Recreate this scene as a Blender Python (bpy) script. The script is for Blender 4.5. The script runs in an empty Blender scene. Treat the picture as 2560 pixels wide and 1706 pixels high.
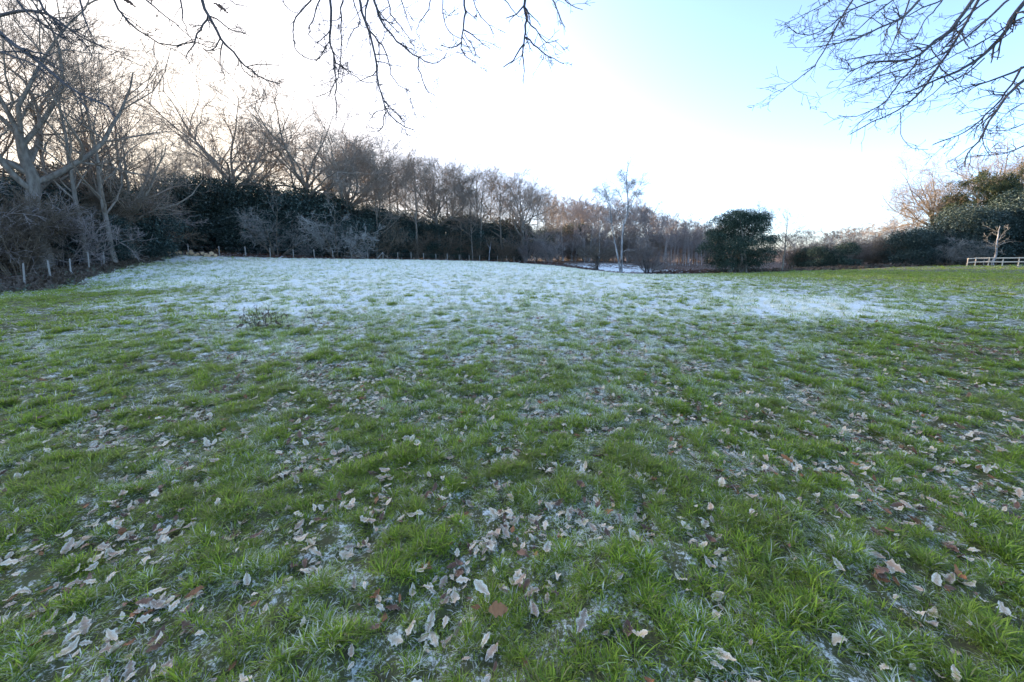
import bpy, math
import numpy as np
from math import radians as rad, sin, cos, pi

# ------------------------------------------------------------------ camera, sky, sun, exposure
SC = bpy.context.scene
COL = SC.collection
EYE = 1.6
FPX = 930.0            # focal length in pixels of the 2560-wide photograph
PITCH = rad(8.0)
PPY = 756.0            # row of the principal point
cam_d = bpy.data.cameras.new("camera")
cam = bpy.data.objects.new("camera", cam_d)
COL.objects.link(cam)
cam.location = (0, 0, EYE)
cam.rotation_euler = (rad(90) - PITCH, 0, 0)
cam_d.sensor_width = 36.0
cam_d.lens = 36.0 * FPX / 2560.0
cam_d.shift_y = -(853.0 - PPY) / 2560.0
cam_d.clip_start = 0.05
cam_d.clip_end = 3000
SC.camera = cam

SUN_AZ = rad(-42.5)    # from +Y, negative = to the left
SUN_EL = rad(8.4)
world = bpy.data.worlds.new("World")
SC.world = world
world.use_nodes = True
wn = world.node_tree
bg = wn.nodes["Background"]
sky = wn.nodes.new("ShaderNodeTexSky")
sky.sky_type = 'NISHITA'
sky.sun_disc = False
sky.sun_elevation = SUN_EL
sky.sun_rotation = SUN_AZ
sky.altitude = 50
sky.air_density = 0.46
sky.dust_density = 1.8
sky.ozone_density = 1.5
wn.links.new(sky.outputs[0], bg.inputs[0])
bg.inputs[1].default_value = 0.15
sun_d = bpy.data.lights.new("sun", 'SUN')
sun_d.energy = 3.0
sun_d.angle = rad(0.6)
sun_d.color = (1.0, 0.72, 0.45)
sun = bpy.data.objects.new("sun", sun_d)
COL.objects.link(sun)
sun.location = (-60, 60, 30)
sd = np.array([sin(SUN_AZ) * cos(SUN_EL), cos(SUN_AZ) * cos(SUN_EL), sin(SUN_EL)])
from mathutils import Vector, Matrix
sun.rotation_euler = Vector(sd).to_track_quat('Z', 'Y').to_euler()
vs = SC.view_settings
vs.view_transform = 'Standard'
vs.look = 'None'
vs.gamma = 1.0
vs.use_curve_mapping = False
vs.exposure = 2.88
SC.cycles.max_bounces = 8
SC.cycles.diffuse_bounces = 6
SC.cycles.glossy_bounces = 2
SC.cycles.transmission_bounces = 5
SC.cycles.transparent_max_bounces = 6
SC.cycles.use_denoising = True
SC.cycles.sample_clamp_direct = 0.27

# ------------------------------------------------------------------ helpers
def px(x, y, d):
    """photograph pixel + distance ahead (world Y) -> world point (used to survey the place)"""
    u = (x - 1280.0) / FPX
    v = (PPY - y) / FPX
    D = np.array([u, cos(PITCH) + v * sin(PITCH), -sin(PITCH) + v * cos(PITCH)])
    return np.array([0, 0, EYE]) + D * (d / D[1])

def hash2(ix, iy, seed):
    h = (ix.astype(np.int64) * 374761393 + iy.astype(np.int64) * 668265263 + seed * 974634777) & 0xFFFFFFFF
    h = ((h ^ (h >> 13)) * 1274126177) & 0xFFFFFFFF
    h = h ^ (h >> 16)
    return (h & 0xFFFFFF) / float(0xFFFFFF)

def vnoise(x, y, seed=0):
    ix = np.floor(x); iy = np.floor(y)
    fx = x - ix; fy = y - iy
    fx = fx * fx * (3 - 2 * fx); fy = fy * fy * (3 - 2 * fy)
    a = hash2(ix, iy, seed); b = hash2(ix + 1, iy, seed)
    c = hash2(ix, iy + 1, seed); d = hash2(ix + 1, iy + 1, seed)
    return (a + (b - a) * fx) * (1 - fy) + (c + (d - c) * fx) * fy

def fbm(x, y, seed=0, octv=3):
    s = 0; a = 1.0; t = 0
    for i in range(octv):
        s = s + a * vnoise(x * 2 ** i + 17.3 * i, y * 2 ** i - 9.1 * i, seed + i)
        t += a; a *= .5
    return s / t

def sstep(a, b, x):
    t = np.clip((x - a) / (b - a), 0, 1)
    return t * t * (3 - 2 * t)

def mesh_np(name, V, Q=None, T=None, smooth=True, mat=None, attrs=None):
    """fast mesh from numpy: V (n,3), quads (q,4), tris (t,3)"""
    me = bpy.data.meshes.new(name)
    V = np.asarray(V, dtype=np.float32)
    me.vertices.add(len(V)); me.vertices.foreach_set("co", V.ravel())
    idx = []; tot = []
    if Q is not None and len(Q):
        idx.append(np.asarray(Q, dtype=np.int32).ravel()); tot.append(np.full(len(Q), 4, np.int32))
    if T is not None and len(T):
        idx.append(np.asarray(T, dtype=np.int32).ravel()); tot.append(np.full(len(T), 3, np.int32))
    if idx:
        idx = np.concatenate(idx); tot = np.concatenate(tot)
        start = np.concatenate([[0], np.cumsum(tot)[:-1]]).astype(np.int32)
        me.loops.add(len(idx)); me.loops.foreach_set("vertex_index", idx)
        me.polygons.add(len(tot)); me.polygons.foreach_set("loop_start", start)
        me.polygons.foreach_set("use_smooth", np.full(len(tot), smooth, dtype=bool))
    if attrs:
        for k, a in attrs.items():
            a = np.asarray(a)
            if a.ndim == 1 and a.dtype.kind == 'i':
                at = me.attributes.new(k, 'INT', 'POINT'); at.data.foreach_set("value", a.astype(np.int32))
            elif a.ndim == 1:
                at = me.attributes.new(k, 'FLOAT', 'POINT'); at.data.foreach_set("value", a.astype(np.float32))
            else:
                at = me.attributes.new(k, 'FLOAT_VECTOR', 'POINT'); at.data.foreach_set("vector", a.astype(np.float32).ravel())
    me.update(calc_edges=True)
    if mat is not None:
        me.materials.append(mat)
    return me

def obj(name, me, parent=None, loc=None, rot=None, scale=None):
    o = bpy.data.objects.new(name, me)
    COL.objects.link(o)
    if parent is not None: o.parent = parent
    if loc is not None: o.location = [float(c) for c in loc]
    if rot is not None: o.rotation_euler = [float(c) for c in rot]
    if scale is not None: o.scale = [float(c) for c in (scale if hasattr(scale, '__len__') else (scale,) * 3)]
    return o

def tag(o, label, cat=None, group=None, kind=None):
    if label: o["label"] = label
    if cat: o["category"] = cat
    if group: o["group"] = group
    if kind: o["kind"] = kind
    return o

def unit(a):
    return a / np.maximum(np.linalg.norm(a, axis=-1, keepdims=True), 1e-9)

# ------------------------------------------------------------------ materials
def new_mat(name, rough=.8, spec=.3):
    m = bpy.data.materials.new(name); m.use_nodes = True
    nt = m.node_tree; b = nt.nodes["Principled BSDF"]
    b.inputs["Roughness"].default_value = rough
    b.inputs["Specular IOR Level"].default_value = spec
    return m, nt, b

def nd(nt, typ, **kw):
    n = nt.nodes.new(typ)
    for k, v in kw.items(): setattr(n, k, v)
    return n

def math_(nt, op, a, b=None, clamp=False):
    n = nd(nt, "ShaderNodeMath", operation=op, use_clamp=clamp)
    for i, v in enumerate((a, b)):
        if v is None: continue
        if isinstance(v, (int, float)): n.inputs[i].default_value = v
        else: nt.links.new(v, n.inputs[i])
    return n.outputs[0]

def mix_(nt, fac, a, b):
    n = nd(nt, "ShaderNodeMix", data_type='RGBA')
    if isinstance(fac, (int, float)): n.inputs[0].default_value = fac
    else: nt.links.new(fac, n.inputs[0])
    for i, v in ((6, a), (7, b)):
        if isinstance(v, tuple): n.inputs[i].default_value = (*v, 1) if len(v) == 3 else v
        else: nt.links.new(v, n.inputs[i])
    return n.outputs[2]

def noise_(nt, scale, detail=3, vec=None, rough=.55):
    n = nd(nt, "ShaderNodeTexNoise")
    n.inputs["Scale"].default_value = scale; n.inputs["Detail"].default_value = detail
    n.inputs["Roughness"].default_value = rough
    if vec is not None: nt.links.new(vec, n.inputs["Vector"])
    return n.outputs["Fac"]

def ramp_(nt, fac, stops):
    n = nd(nt, "ShaderNodeValToRGB")
    el = n.color_ramp.elements
    while len(el) < len(stops): el.new(0.5)
    for e, (p, c) in zip(el, stops):
        e.position = p; e.color = (*c, 1)
    nt.links.new(fac, n.inputs[0])
    return n.outputs[0]

def geo_pos(nt):
    return nd(nt, "ShaderNodeNewGeometry").outputs["Position"]

def obj_pos(nt):
    return nd(nt, "ShaderNodeTexCoord").outputs["Object"]

def bark_mat(name, a, b, scale=6., stops=None, bump=.4):
    m, nt, bs = new_mat(name, .9, .15)
    p = obj_pos(nt)
    mp = nd(nt, "ShaderNodeMapping"); mp.inputs["Scale"].default_value = (1, 1, .3)
    nt.links.new(p, mp.inputs[0])
    f = noise_(nt, scale, 4, mp.outputs[0])
    c = ramp_(nt, f, stops or [(.3, a), (.7, b)])
    rnd = nd(nt, "ShaderNodeObjectInfo").outputs["Random"]
    hs = nd(nt, "ShaderNodeHueSaturation")
    nt.links.new(c, hs.inputs["Color"])
    nt.links.new(math_(nt, 'ADD', math_(nt, 'MULTIPLY', rnd, .5), .75), hs.inputs["Value"])
    nt.links.new(hs.outputs[0], bs.inputs["Base Color"])
    bp = nd(nt, "ShaderNodeBump"); bp.inputs["Strength"].default_value = bump; bp.inputs["Distance"].default_value = .03
    nt.links.new(f, bp.inputs["Height"]); nt.links.new(bp.outputs[0], bs.inputs["Normal"])
    return m

M = {}
M['oak'] = bark_mat("oak_bark", (.11, .092, .07), (.24, .21, .165))
M['twig'] = bark_mat("twig_bark", (.15, .12, .09), (.28, .235, .18))
M['pale'] = bark_mat("lichen_twigs", (.21, .195, .165), (.38, .36, .31))
M['grey'] = bark_mat("thicket_twigs", (.115, .088, .058), (.22, .172, .12))
M['brown'] = bark_mat("haze_lightened_twigs", (.20, .165, .14), (.36, .31, .27))  # twig colour lightened to suggest haze over the far wood
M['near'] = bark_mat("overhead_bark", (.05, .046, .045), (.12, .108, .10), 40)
M['birch'] = bark_mat("birch_bark", None, None, 3., [(.36, (.05, .045, .04)), (.46, (.26, .25, .235)), (.8, (.46, .445, .42))])
M['slim'] = bark_mat("hazed_birch_bark", (.26, .245, .225), (.50, .475, .44))  # pale birch bark, made paler still to suggest distant haze

def leaf_mat(name, a, b, c=None, trans=.25, sc=1.2):
    m, nt, bs = new_mat(name, .6, .18)
    f = noise_(nt, sc, 3, obj_pos(nt))
    at = nd(nt, "ShaderNodeAttribute", attribute_name="rnd").outputs["Fac"]
    col = mix_(nt, f, a, b)
    if c: col = mix_(nt, math_(nt, 'GREATER_THAN', at, .8), col, c)
    hs = nd(nt, "ShaderNodeHueSaturation")
    nt.links.new(col, hs.inputs["Color"])
    nt.links.new(math_(nt, 'ADD', math_(nt, 'MULTIPLY', at, .9), .55), hs.inputs["Value"])
    nt.links.new(hs.outputs[0], bs.inputs["Base Color"])
    tr = nd(nt, "ShaderNodeBsdfTranslucent"); nt.links.new(hs.outputs[0], tr.inputs[0])
    mx = nd(nt, "ShaderNodeMixShader"); mx.inputs[0].default_value = trans
    nt.links.new(bs.outputs[0], mx.inputs[1]); nt.links.new(tr.outputs[0], mx.inputs[2])
    nt.links.new(mx.outputs[0], nt.nodes["Material Output"].inputs[0])
    return m
M['holly'] = leaf_mat("holly_leaves", (.022, .045, .032), (.045, .075, .05), (.07, .10, .07), .1)
M['laurel'] = leaf_mat("dark_evergreen_leaves", (.022, .042, .036), (.045, .07, .055), (.075, .10, .085), .1)
M['ivy'] = leaf_mat("ivy_leaves", (.03, .05, .025), (.06, .085, .04), (.08, .10, .05), .15)
M['pine'] = leaf_mat("pine_needles", (.022, .042, .024), (.042, .062, .028), (.085, .085, .03), .15)
M['bracken'] = leaf_mat("dead_bracken", (.10, .05, .03), (.20, .11, .07), (.42, .40, .38), .2, 3.)
M['bramble'] = leaf_mat("bramble_and_dead_stems", (.09, .065, .045), (.17, .13, .09), (.10, .12, .08), .2, 3.)
M['litterl'] = leaf_mat("wood_floor_leaves", (.10, .06, .04), (.19, .12, .08), (.25, .19, .15), .1, 3.)

# ------------------------------------------------------------------ terrain
CTRL = [px(63, 722, 21), px(224, 680, 27), px(317, 651, 37), px(392, 634, 43), px(470, 636, 44),
        px(549, 640, 46), px(734, 646, 50), px(879, 649, 55), px(995, 651, 60), px(1173, 655, 68), px(1266, 657, 72),
        px(1360, 662, 66), px(1470, 676, 52), px(1550, 686, 45), px(1640, 686, 46), px(1750, 685, 45), px(1845, 683, 45),
        px(1955, 680, 47), px(2100, 676, 48), px(2250, 668, 48), px(2420, 666, 46), px(2560, 664, 46),
        px(1550, 679, 54), px(1550, 669, 64), px(1550, 658, 76), px(1640, 681, 54), px(1640, 672, 64), px(1640, 662, 76), px(1450, 668, 60), px(1450, 660, 74), px(2050, 672, 58)]
CTRL += [np.array(p, float) for p in [(0, 0, 0), (-4, 3, 0), (4, 3, 0), (0, 6, 0), (-8, 8, 0), (8, 8, 0), (0, 13, -.02), (-14, 13, -.08),
         (14, 13, -.05), (0, 25, -.05), (-16, 28, .15), (24, 25, -.2), (-20, 38, .5), (38, 30, -.25), (60, 20, .2), (-30, 8, -.7),
         (0, 45, -.02), (14, 40, -1.05), (7.3, 25, -.18), (8.7, 30, -.42), (10.2, 35, -.74), (4.4, 34, -.12), (5.6, 44, -.4), (21.3, 35, -.75), (15.2, 25, -.2), (25.4, 35, -.62), (31, 35, -.45), (0, -10, 0), (30, -10, .2), (-30, -10, -.4),
         (-90, 60, 2.2), (-60, 90, 2.0), (0, 120, -.3), (40, 110, -1.2), (90, 80, -.2), (90, 20, .5), (-90, 10, .4)]]
CTRL = np.array(CTRL)
def _U(r2):
    return np.where(r2 > 0, r2 * np.log(np.maximum(r2, 1e-12)), 0) * .5
_n = len(CTRL)
_K = _U(((CTRL[:, None, :2] - CTRL[None, :, :2]) ** 2).sum(-1)) + np.eye(_n) * 4.
_A = np.zeros((_n + 3, _n + 3)); _A[:_n, :_n] = _K
_A[:_n, _n] = 1; _A[:_n, _n + 1:] = CTRL[:, :2]; _A[_n:, :_n] = _A[:_n, _n:].T
_W = np.linalg.solve(_A, np.concatenate([CTRL[:, 2], np.zeros(3)]))

def tuss(x, y):
    """tussock pattern, 0 gap .. 1 mound"""
    wx = x + .25 * (vnoise(x * 1.7, y * 1.7, 31) - .5); wy = y + .25 * (vnoise(x * 1.7, y * 1.7, 37) - .5)
    return np.clip(.60 * vnoise(wx * 4.6, wy * 4.6, 5) + .40 * vnoise(wx * 10.1, wy * 10.1, 6) + .10 * (vnoise(x * .8, y * .8, 8) - .5), 0, 1)

def Hs(x, y):
    x = np.asarray(x, float); y = np.asarray(y, float)
    sh = x.shape; xf = x.ravel(); yf = y.ravel()
    r = np.hypot(xf, yf - 30)
    k = np.where(r > 110, 110 / np.maximum(r, 1), 1)
    xq = xf * k; yq = 30 + (yf - 30) * k
    out = np.empty(len(xf))
    for i in range(0, len(xf), 50000):
        s = slice(i, i + 50000)
        out[s] = _U((xq[s, None] - CTRL[None, :, 0]) ** 2 + (yq[s, None] - CTRL[None, :, 1]) ** 2) @ _W[:_n] + _W[_n] + _W[_n + 1] * xq[s] + _W[_n + 2] * yq[s]
    return out.reshape(sh)

def H(x, y):
    x = np.asarray(x, float); y = np.asarray(y, float)
    return Hs(x, y) + .10 * (fbm(x * .5, y * .5, 3, 3) - .5) + .085 * (tuss(x, y) - .4)

def gpt(x, y):
    return np.array([x, y, float(H(np.array([x]), np.array([y]))[0])])

def flat(xp, yp):
    """photograph pixel -> ground position on the level field"""
    a = px(xp, yp, 10.0) - np.array([0, 0, EYE])
    t = EYE / -a[2]
    return a[0] * t, a[1] * t

# frost survey: how white the field is, read along the ground
FR = [(100, 1600, 0.18), (600, 1600, 0.23), (1200, 1650, 0.29), (1800, 1600, 0.25), (2450, 1600, 0.22),
      (100, 1250, 0.20), (500, 1200, 0.22), (1000, 1150, 0.22), (1500, 1150, 0.27), (2000, 1150, 0.26), (2450, 1150, 0.22),
      (100, 950, 0.19), (500, 950, 0.23), (1000, 980, 0.28), (1400, 950, 0.36), (1900, 930, 0.30), (2350, 950, 0.17),
      (60, 800, 0.10), (300, 820, 0.34), (700, 850, 0.46), (1100, 850, 0.50), (1500, 850, 0.52), (1900, 850, 0.42), (2250, 850, 0.15), (2500, 850, 0.12),
      (30, 755, 0.02), (150, 748, 0.12), (330, 750, 0.60), (700, 760, 0.74), (1100, 760, 0.74), (1500, 760, 0.66), (1800, 760, 0.60), (2050, 765, 1.1), (1930, 758, .95), (2150, 768, .95), (2220, 770, 0.40), (2450, 790, 0.24),
      (90, 732, 0.05), (200, 705, 0.30), (400, 700, 0.80), (800, 705, 0.92), (1200, 705, 0.95), (1500, 705, 0.88), (1750, 715, 0.62), (2000, 722, 0.50), (2250, 725, 0.42), (2500, 730, 0.30),
      (330, 668, 0.45), (450, 665, 0.62), (700, 668, 0.95), (1000, 668, 1.00), (1300, 672, 1.00), (1550, 692, 0.95), (1750, 696, 0.70), (1900, 692, 0.34), (2100, 690, 0.15), (2350, 690, 0.02), (2550, 690, 0.00),
      (420, 648, 0.25), (560, 650, 0.55), (800, 655, 0.90), (1100, 658, 0.95), (1350, 664, 0.95), (1480, 668, 0.90), (1600, 680, 0.70), (2000, 682, 0.12), (2300, 676, 0.00)]
FRP = np.array([(*flat(a, b), c) for a, b, c in FR])
def _lp(x, y):
    r = np.maximum(np.hypot(x, np.maximum(y, .3)), .8)
    return np.stack([np.arctan2(x, np.maximum(y, .05)) * 1.3, np.log(r)], -1)
_FL = _lp(FRP[:, 0], FRP[:, 1])
def frost(x, y):
    q = _lp(np.asarray(x, float), np.asarray(y, float))
    sh = q.shape[:-1]; q = q.reshape(-1, 2); out = np.empty(len(q))
    for i in range(0, len(q), 50000):
        d2 = ((q[i:i + 50000, None] - _FL[None]) ** 2).sum(-1) + .006
        w = 1 / d2 ** 2
        out[i:i + 50000] = (w * FRP[None, :, 2]).sum(1) / w.sum(1)
    return out.reshape(sh)

# ground sheet: rings round the camera, out past the horizon
_r = np.concatenate([[.0], np.geomspace(.4, 12, 120), np.geomspace(12.3, 90, 110), np.geomspace(95, 1800, 24)])
_a = np.linspace(-pi, pi, 361)[:-1]
_front = np.abs(_a) < rad(75)
RR, AA = np.meshgrid(_r, _a, indexing='ij')
gx = RR * np.sin(AA); gy = RR * np.cos(AA)
gz = H(gx, gy)
nr, na = RR.shape
i0 = (np.arange(nr - 1)[:, None] * na + np.arange(na)[None]).ravel()
i1 = (np.arange(nr - 1)[:, None] * na + (np.arange(na)[None] + 1) % na).ravel()
GV = np.stack([gx, gy, gz], -1).reshape(-1, 3)
GQ = np.stack([i0, i0 + na, i1 + na, i1], -1)
gfrost = (frost(gx, gy) * (.72 + .28 * sstep(3, 10, RR))).ravel()
# distance of a point behind the field edge (wood floor: brown leaf litter instead of turf)
EDGE = np.array([px(-150, 760, 15)[:2], px(63, 722, 20.3)[:2], px(224, 680, 26)[:2], px(392, 634, 41.5)[:2], px(549, 640, 44.5)[:2], px(734, 646, 48.5)[:2],
                 px(995, 651, 58)[:2], px(1266, 657, 68)[:2], px(1420, 664, 57)[:2], px(1550, 686, 44)[:2], px(1700, 686, 44.5)[:2], px(1955, 680, 46.5)[:2], px(2230, 668, 47)[:2], px(2700, 664, 48)[:2]])
_eaz = np.arctan2(EDGE[:, 0], EDGE[:, 1]); _er = np.hypot(EDGE[:, 0], EDGE[:, 1])
def beyond(x, y):
    """metres past the field's edge (negative on the turf)"""
    az = np.arctan2(x, y); r = np.hypot(x, y)
    re = np.interp(az, _eaz, _er)
    return r - re + 1.2 * (vnoise(x * .7, y * .7, 51) - .5) + np.where((np.abs(az) > 1.2), -500, 0)
gm, gnt, gb = new_mat("field_turf", .95, .1)
P_ = geo_pos(gnt)
fr_at = nd(gnt, "ShaderNodeAttribute", attribute_name="frost").outputs["Fac"]
wood_at = nd(gnt, "ShaderNodeAttribute", attribute_name="wood").outputs["Fac"]
n1 = noise_(gnt, 9, 4, P_); n2 = noise_(gnt, 3.2, 4, P_); n3 = noise_(gnt, 60, 6, P_, .75)
turf = ramp_(gnt, n1, [(.3, (.07, .075, .03)), (.5, (.11, .13, .045)), (.75, (.19, .19, .08))])
soil = ramp_(gnt, n3, [(.3, (.04, .03, .02)), (.5, (.12, .085, .055)), (.7, (.26, .20, .13))])
base = mix_(gnt, math_(gnt, 'MULTIPLY', n2, .6), turf, soil)
woodc = ramp_(gnt, n3, [(.25, (.05, .03, .02)), (.5, (.12, .075, .05)), (.75, (.22, .16, .12))])
base = mix_(gnt, wood_at, base, woodc)
fmask = math_(gnt, 'MULTIPLY', math_(gnt, 'SUBTRACT', math_(gnt, 'ADD', math_(gnt, 'MULTIPLY', fr_at, .85), math_(gnt, 'ADD', math_(gnt, 'MULTIPLY', math_(gnt, 'SUBTRACT', n3, .5), 2.4), math_(gnt, 'MULTIPLY', math_(gnt, 'SUBTRACT', n1, .5), 1.4))), .22), 3., True)
gcol = mix_(gnt, fmask, base, (.93, .91, .80))
gnt.links.new(gcol, gb.inputs["Base Color"])
bp = nd(gnt, "ShaderNodeBump"); bp.inputs["Strength"].default_value = .7; bp.inputs["Distance"].default_value = .03
gnt.links.new(n3, bp.inputs["Height"]); gnt.links.new(bp.outputs[0], gb.inputs["Normal"])
wood_w = sstep(-.6, .9, beyond(gx, gy)).ravel()
# frost lies on the open dip behind the birch too
open_dip = np.exp(-((((gx - 16) / 10) ** 2 + ((gy - 60) / 14) ** 2) ** 2)).ravel()
gfr2 = gfrost * (1 - wood_w) + wood_w * np.clip(open_dip * 1.05, 0, .8)
field = obj("field", mesh_np("field", GV, GQ, mat=gm, attrs={"frost": gfr2, "wood": wood_w * (1 - .5 * np.clip(open_dip, 0, 1))}))
tag(field, "gently rolling pasture, frosted white in the distance", kind="structure")

# ------------------------------------------------------------------ grass
def blade_tuft(rng, nb, h0, h1, spread, width, flat_):
    """nb curved tapering blades, 4 stations each"""
    az = rng.uniform(0, 2 * pi, nb); rad0 = spread * np.sqrt(rng.random(nb))
    bx = rad0 * np.cos(az); by = rad0 * np.sin(az)
    lean_az = az + rng.normal(0, 1.0, nb)
    L = rng.uniform(h0, h1, nb)
    lean0 = rng.uniform(.05, .6, nb) + flat_
    curl = rng.uniform(.7, 2.1, nb)
    w = width * rng.uniform(.7, 1.3, nb)
    V = []; seg = 3
    pos = np.stack([bx, by, np.full(nb, -.01)], -1)
    side = np.stack([-np.sin(lean_az), np.cos(lean_az), np.zeros(nb)], -1)
    rows = []
    for s in range(seg + 1):
        ww = w * (1, .95, .65, 0)[s]
        if s < seg:
            rows.append(pos - side * ww[:, None] / 2); rows.append(pos + side * ww[:, None] / 2)
        else:
            rows.append(pos)
        ang = np.minimum(lean0 + curl * (s + .5) / seg, 2.3)
        d = np.stack([np.cos(lean_az) * np.sin(ang), np.sin(lean_az) * np.sin(ang), np.cos(ang)], -1)
        pos = pos + d * (L / seg)[:, None]
    V = np.stack(rows, 1)       # nb,7,3
    b = np.arange(nb)[:, None] * 7
    Q = np.concatenate([b + np.array([[0, 1, 3, 2]]), b + np.array([[2, 3, 5, 4]])])
    T = b + np.array([[4, 5, 6]])
    r = np.repeat(rng.random(nb), 7); r2 = np.repeat(rng.random(nb), 7)
    t = np.tile([0, 0, .33, .33, .66, .66, 1], nb)
    V = V.reshape(-1, 3); V[:, 2] = np.maximum(V[:, 2], -.012 if True else 0)
    return V, Q, T, dict(rnd=r, rnd2=r2, along=t)

m, nt, bs = new_mat("grass_blades", .5, .2)
A_ = lambda n, t='GEOMETRY': nd(nt, "ShaderNodeAttribute", attribute_name=n, attribute_type=t).outputs["Fac"]
r1, r2_, al = A_("rnd"), A_("rnd2"), A_("along")
fr, hue = A_("frost", 'INSTANCER'), A_("hue", 'INSTANCER')
g = mix_(nt, r1, (.12, .21, .022), (.47, .58, .06))
g = mix_(nt, math_(nt, 'MULTIPLY', hue, .75), g, (.25, .27, .075))
g = mix_(nt, math_(nt, 'MULTIPLY', math_(nt, 'GREATER_THAN', r2_, .86), .8), g, (.28, .23, .13))
fn = math_(nt, 'ADD', fr, math_(nt, 'MULTIPLY', math_(nt, 'SUBTRACT', r2_, .5), .75))
fn = math_(nt, 'ADD', fn, math_(nt, 'MULTIPLY', al, .12))
fm = math_(nt, 'MULTIPLY', math_(nt, 'SUBTRACT', fn, .42), 3.2, True)
g = mix_(nt, math_(nt, 'MULTIPLY', fm, .95), g, (.95, .92, .80))
nt.links.new(g, bs.inputs["Base Color"])
tr = nd(nt, "ShaderNodeBsdfTranslucent"); nt.links.new(g, tr.inputs[0])
mx = nd(nt, "ShaderNodeMixShader"); mx.inputs[0].default_value = .48
nt.links.new(bs.outputs[0], mx.inputs[1]); nt.links.new(tr.outputs[0], mx.inputs[2])
nt.links.new(mx.outputs[0], nt.nodes["Material Output"].inputs[0])
M['grass'] = m

def scatter(name, sources, P, rot, scl, var, extra, mat_hint=None):
    """one 'stuff' object: instances of the sources on points through geometry nodes"""
    src = bpy.data.collections.new(name + "_kinds")
    for i, me in enumerate(sources):
        so = bpy.data.objects.new("%s_kind_%02d" % (name, i), me); src.objects.link(so)
    at = dict(rot=rot, scl=scl, var=var); at.update(extra)
    me = mesh_np(name, P, attrs=at)
    o = obj(name, me)
    ng = bpy.data.node_groups.new(name + "_scatter", 'GeometryNodeTree')
    ng.interface.new_socket("Geometry", in_out='INPUT', socket_type='NodeSocketGeometry')
    ng.interface.new_socket("Geometry", in_out='OUTPUT', socket_type='NodeSocketGeometry')
    gi = ng.nodes.new("NodeGroupInput"); go = ng.nodes.new("NodeGroupOutput")
    ci = ng.nodes.new("GeometryNodeCollectionInfo"); ci.inputs[0].default_value = src
    ci.inputs[1].default_value = True; ci.inputs[2].default_value = True
    ip = ng.nodes.new("GeometryNodeInstanceOnPoints")
    def na(n, t):
        q = ng.nodes.new("GeometryNodeInputNamedAttribute"); q.data_type = t; q.inputs[0].default_value = n
        return q.outputs[0]
    e2r = ng.nodes.new("FunctionNodeEulerToRotation")
    ng.links.new(na("rot", 'FLOAT_VECTOR'), e2r.inputs[0])
    ng.links.new(gi.outputs[0], ip.inputs["Points"]); ng.links.new(ci.outputs[0], ip.inputs["Instance"])
    ip.inputs["Pick Instance"].default_value = True
    ng.links.new(na("var", 'INT'), ip.inputs["Instance Index"])
    ng.links.new(e2r.outputs[0], ip.inputs["Rotation"])
    ng.links.new(na("scl", 'FLOAT_VECTOR'), ip.inputs["Scale"])
    ng.links.new(ip.outputs[0], go.inputs[0])
    md = o.modifiers.new("scatter", 'NODES'); md.node_group = ng
    return o

rng = np.random.default_rng(7)
tufts = []
for k in range(5):
    tufts.append(blade_tuft(rng, 22, .065, .125, .035, .0060, .0))      # 0-4 lush arching tufts
for k in range(4):
    tufts.append(blade_tuft(rng, 40, .03, .065, .07, .004, .8))       # 5-8 low flattened mats
for k in range(2):
    tufts.append(blade_tuft(rng, 12, .11, .19, .05, .0045, .25))       # 9-10 long bent blades
for k in range(3):
    tufts.append(blade_tuft(rng, 15, .07, .13, .05, .010, .1))         # 11-13 far tufts, few broad blades
for k in range(3):
    tufts.append(blade_tuft(rng, 16, .03, .06, .075, .012, .95))        # 14-16 far mats
tuft_me = [mesh_np("grass_tuft", V, Q, T, mat=M['grass'], attrs=a) for V, Q, T, a in tufts]

def wedge(rng, n, r0, r1, half=rad(62)):
    r = np.sqrt(rng.uniform(r0 * r0, r1 * r1, n)); a = rng.uniform(-half, half, n)
    return r * np.sin(a), r * np.cos(a)

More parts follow.
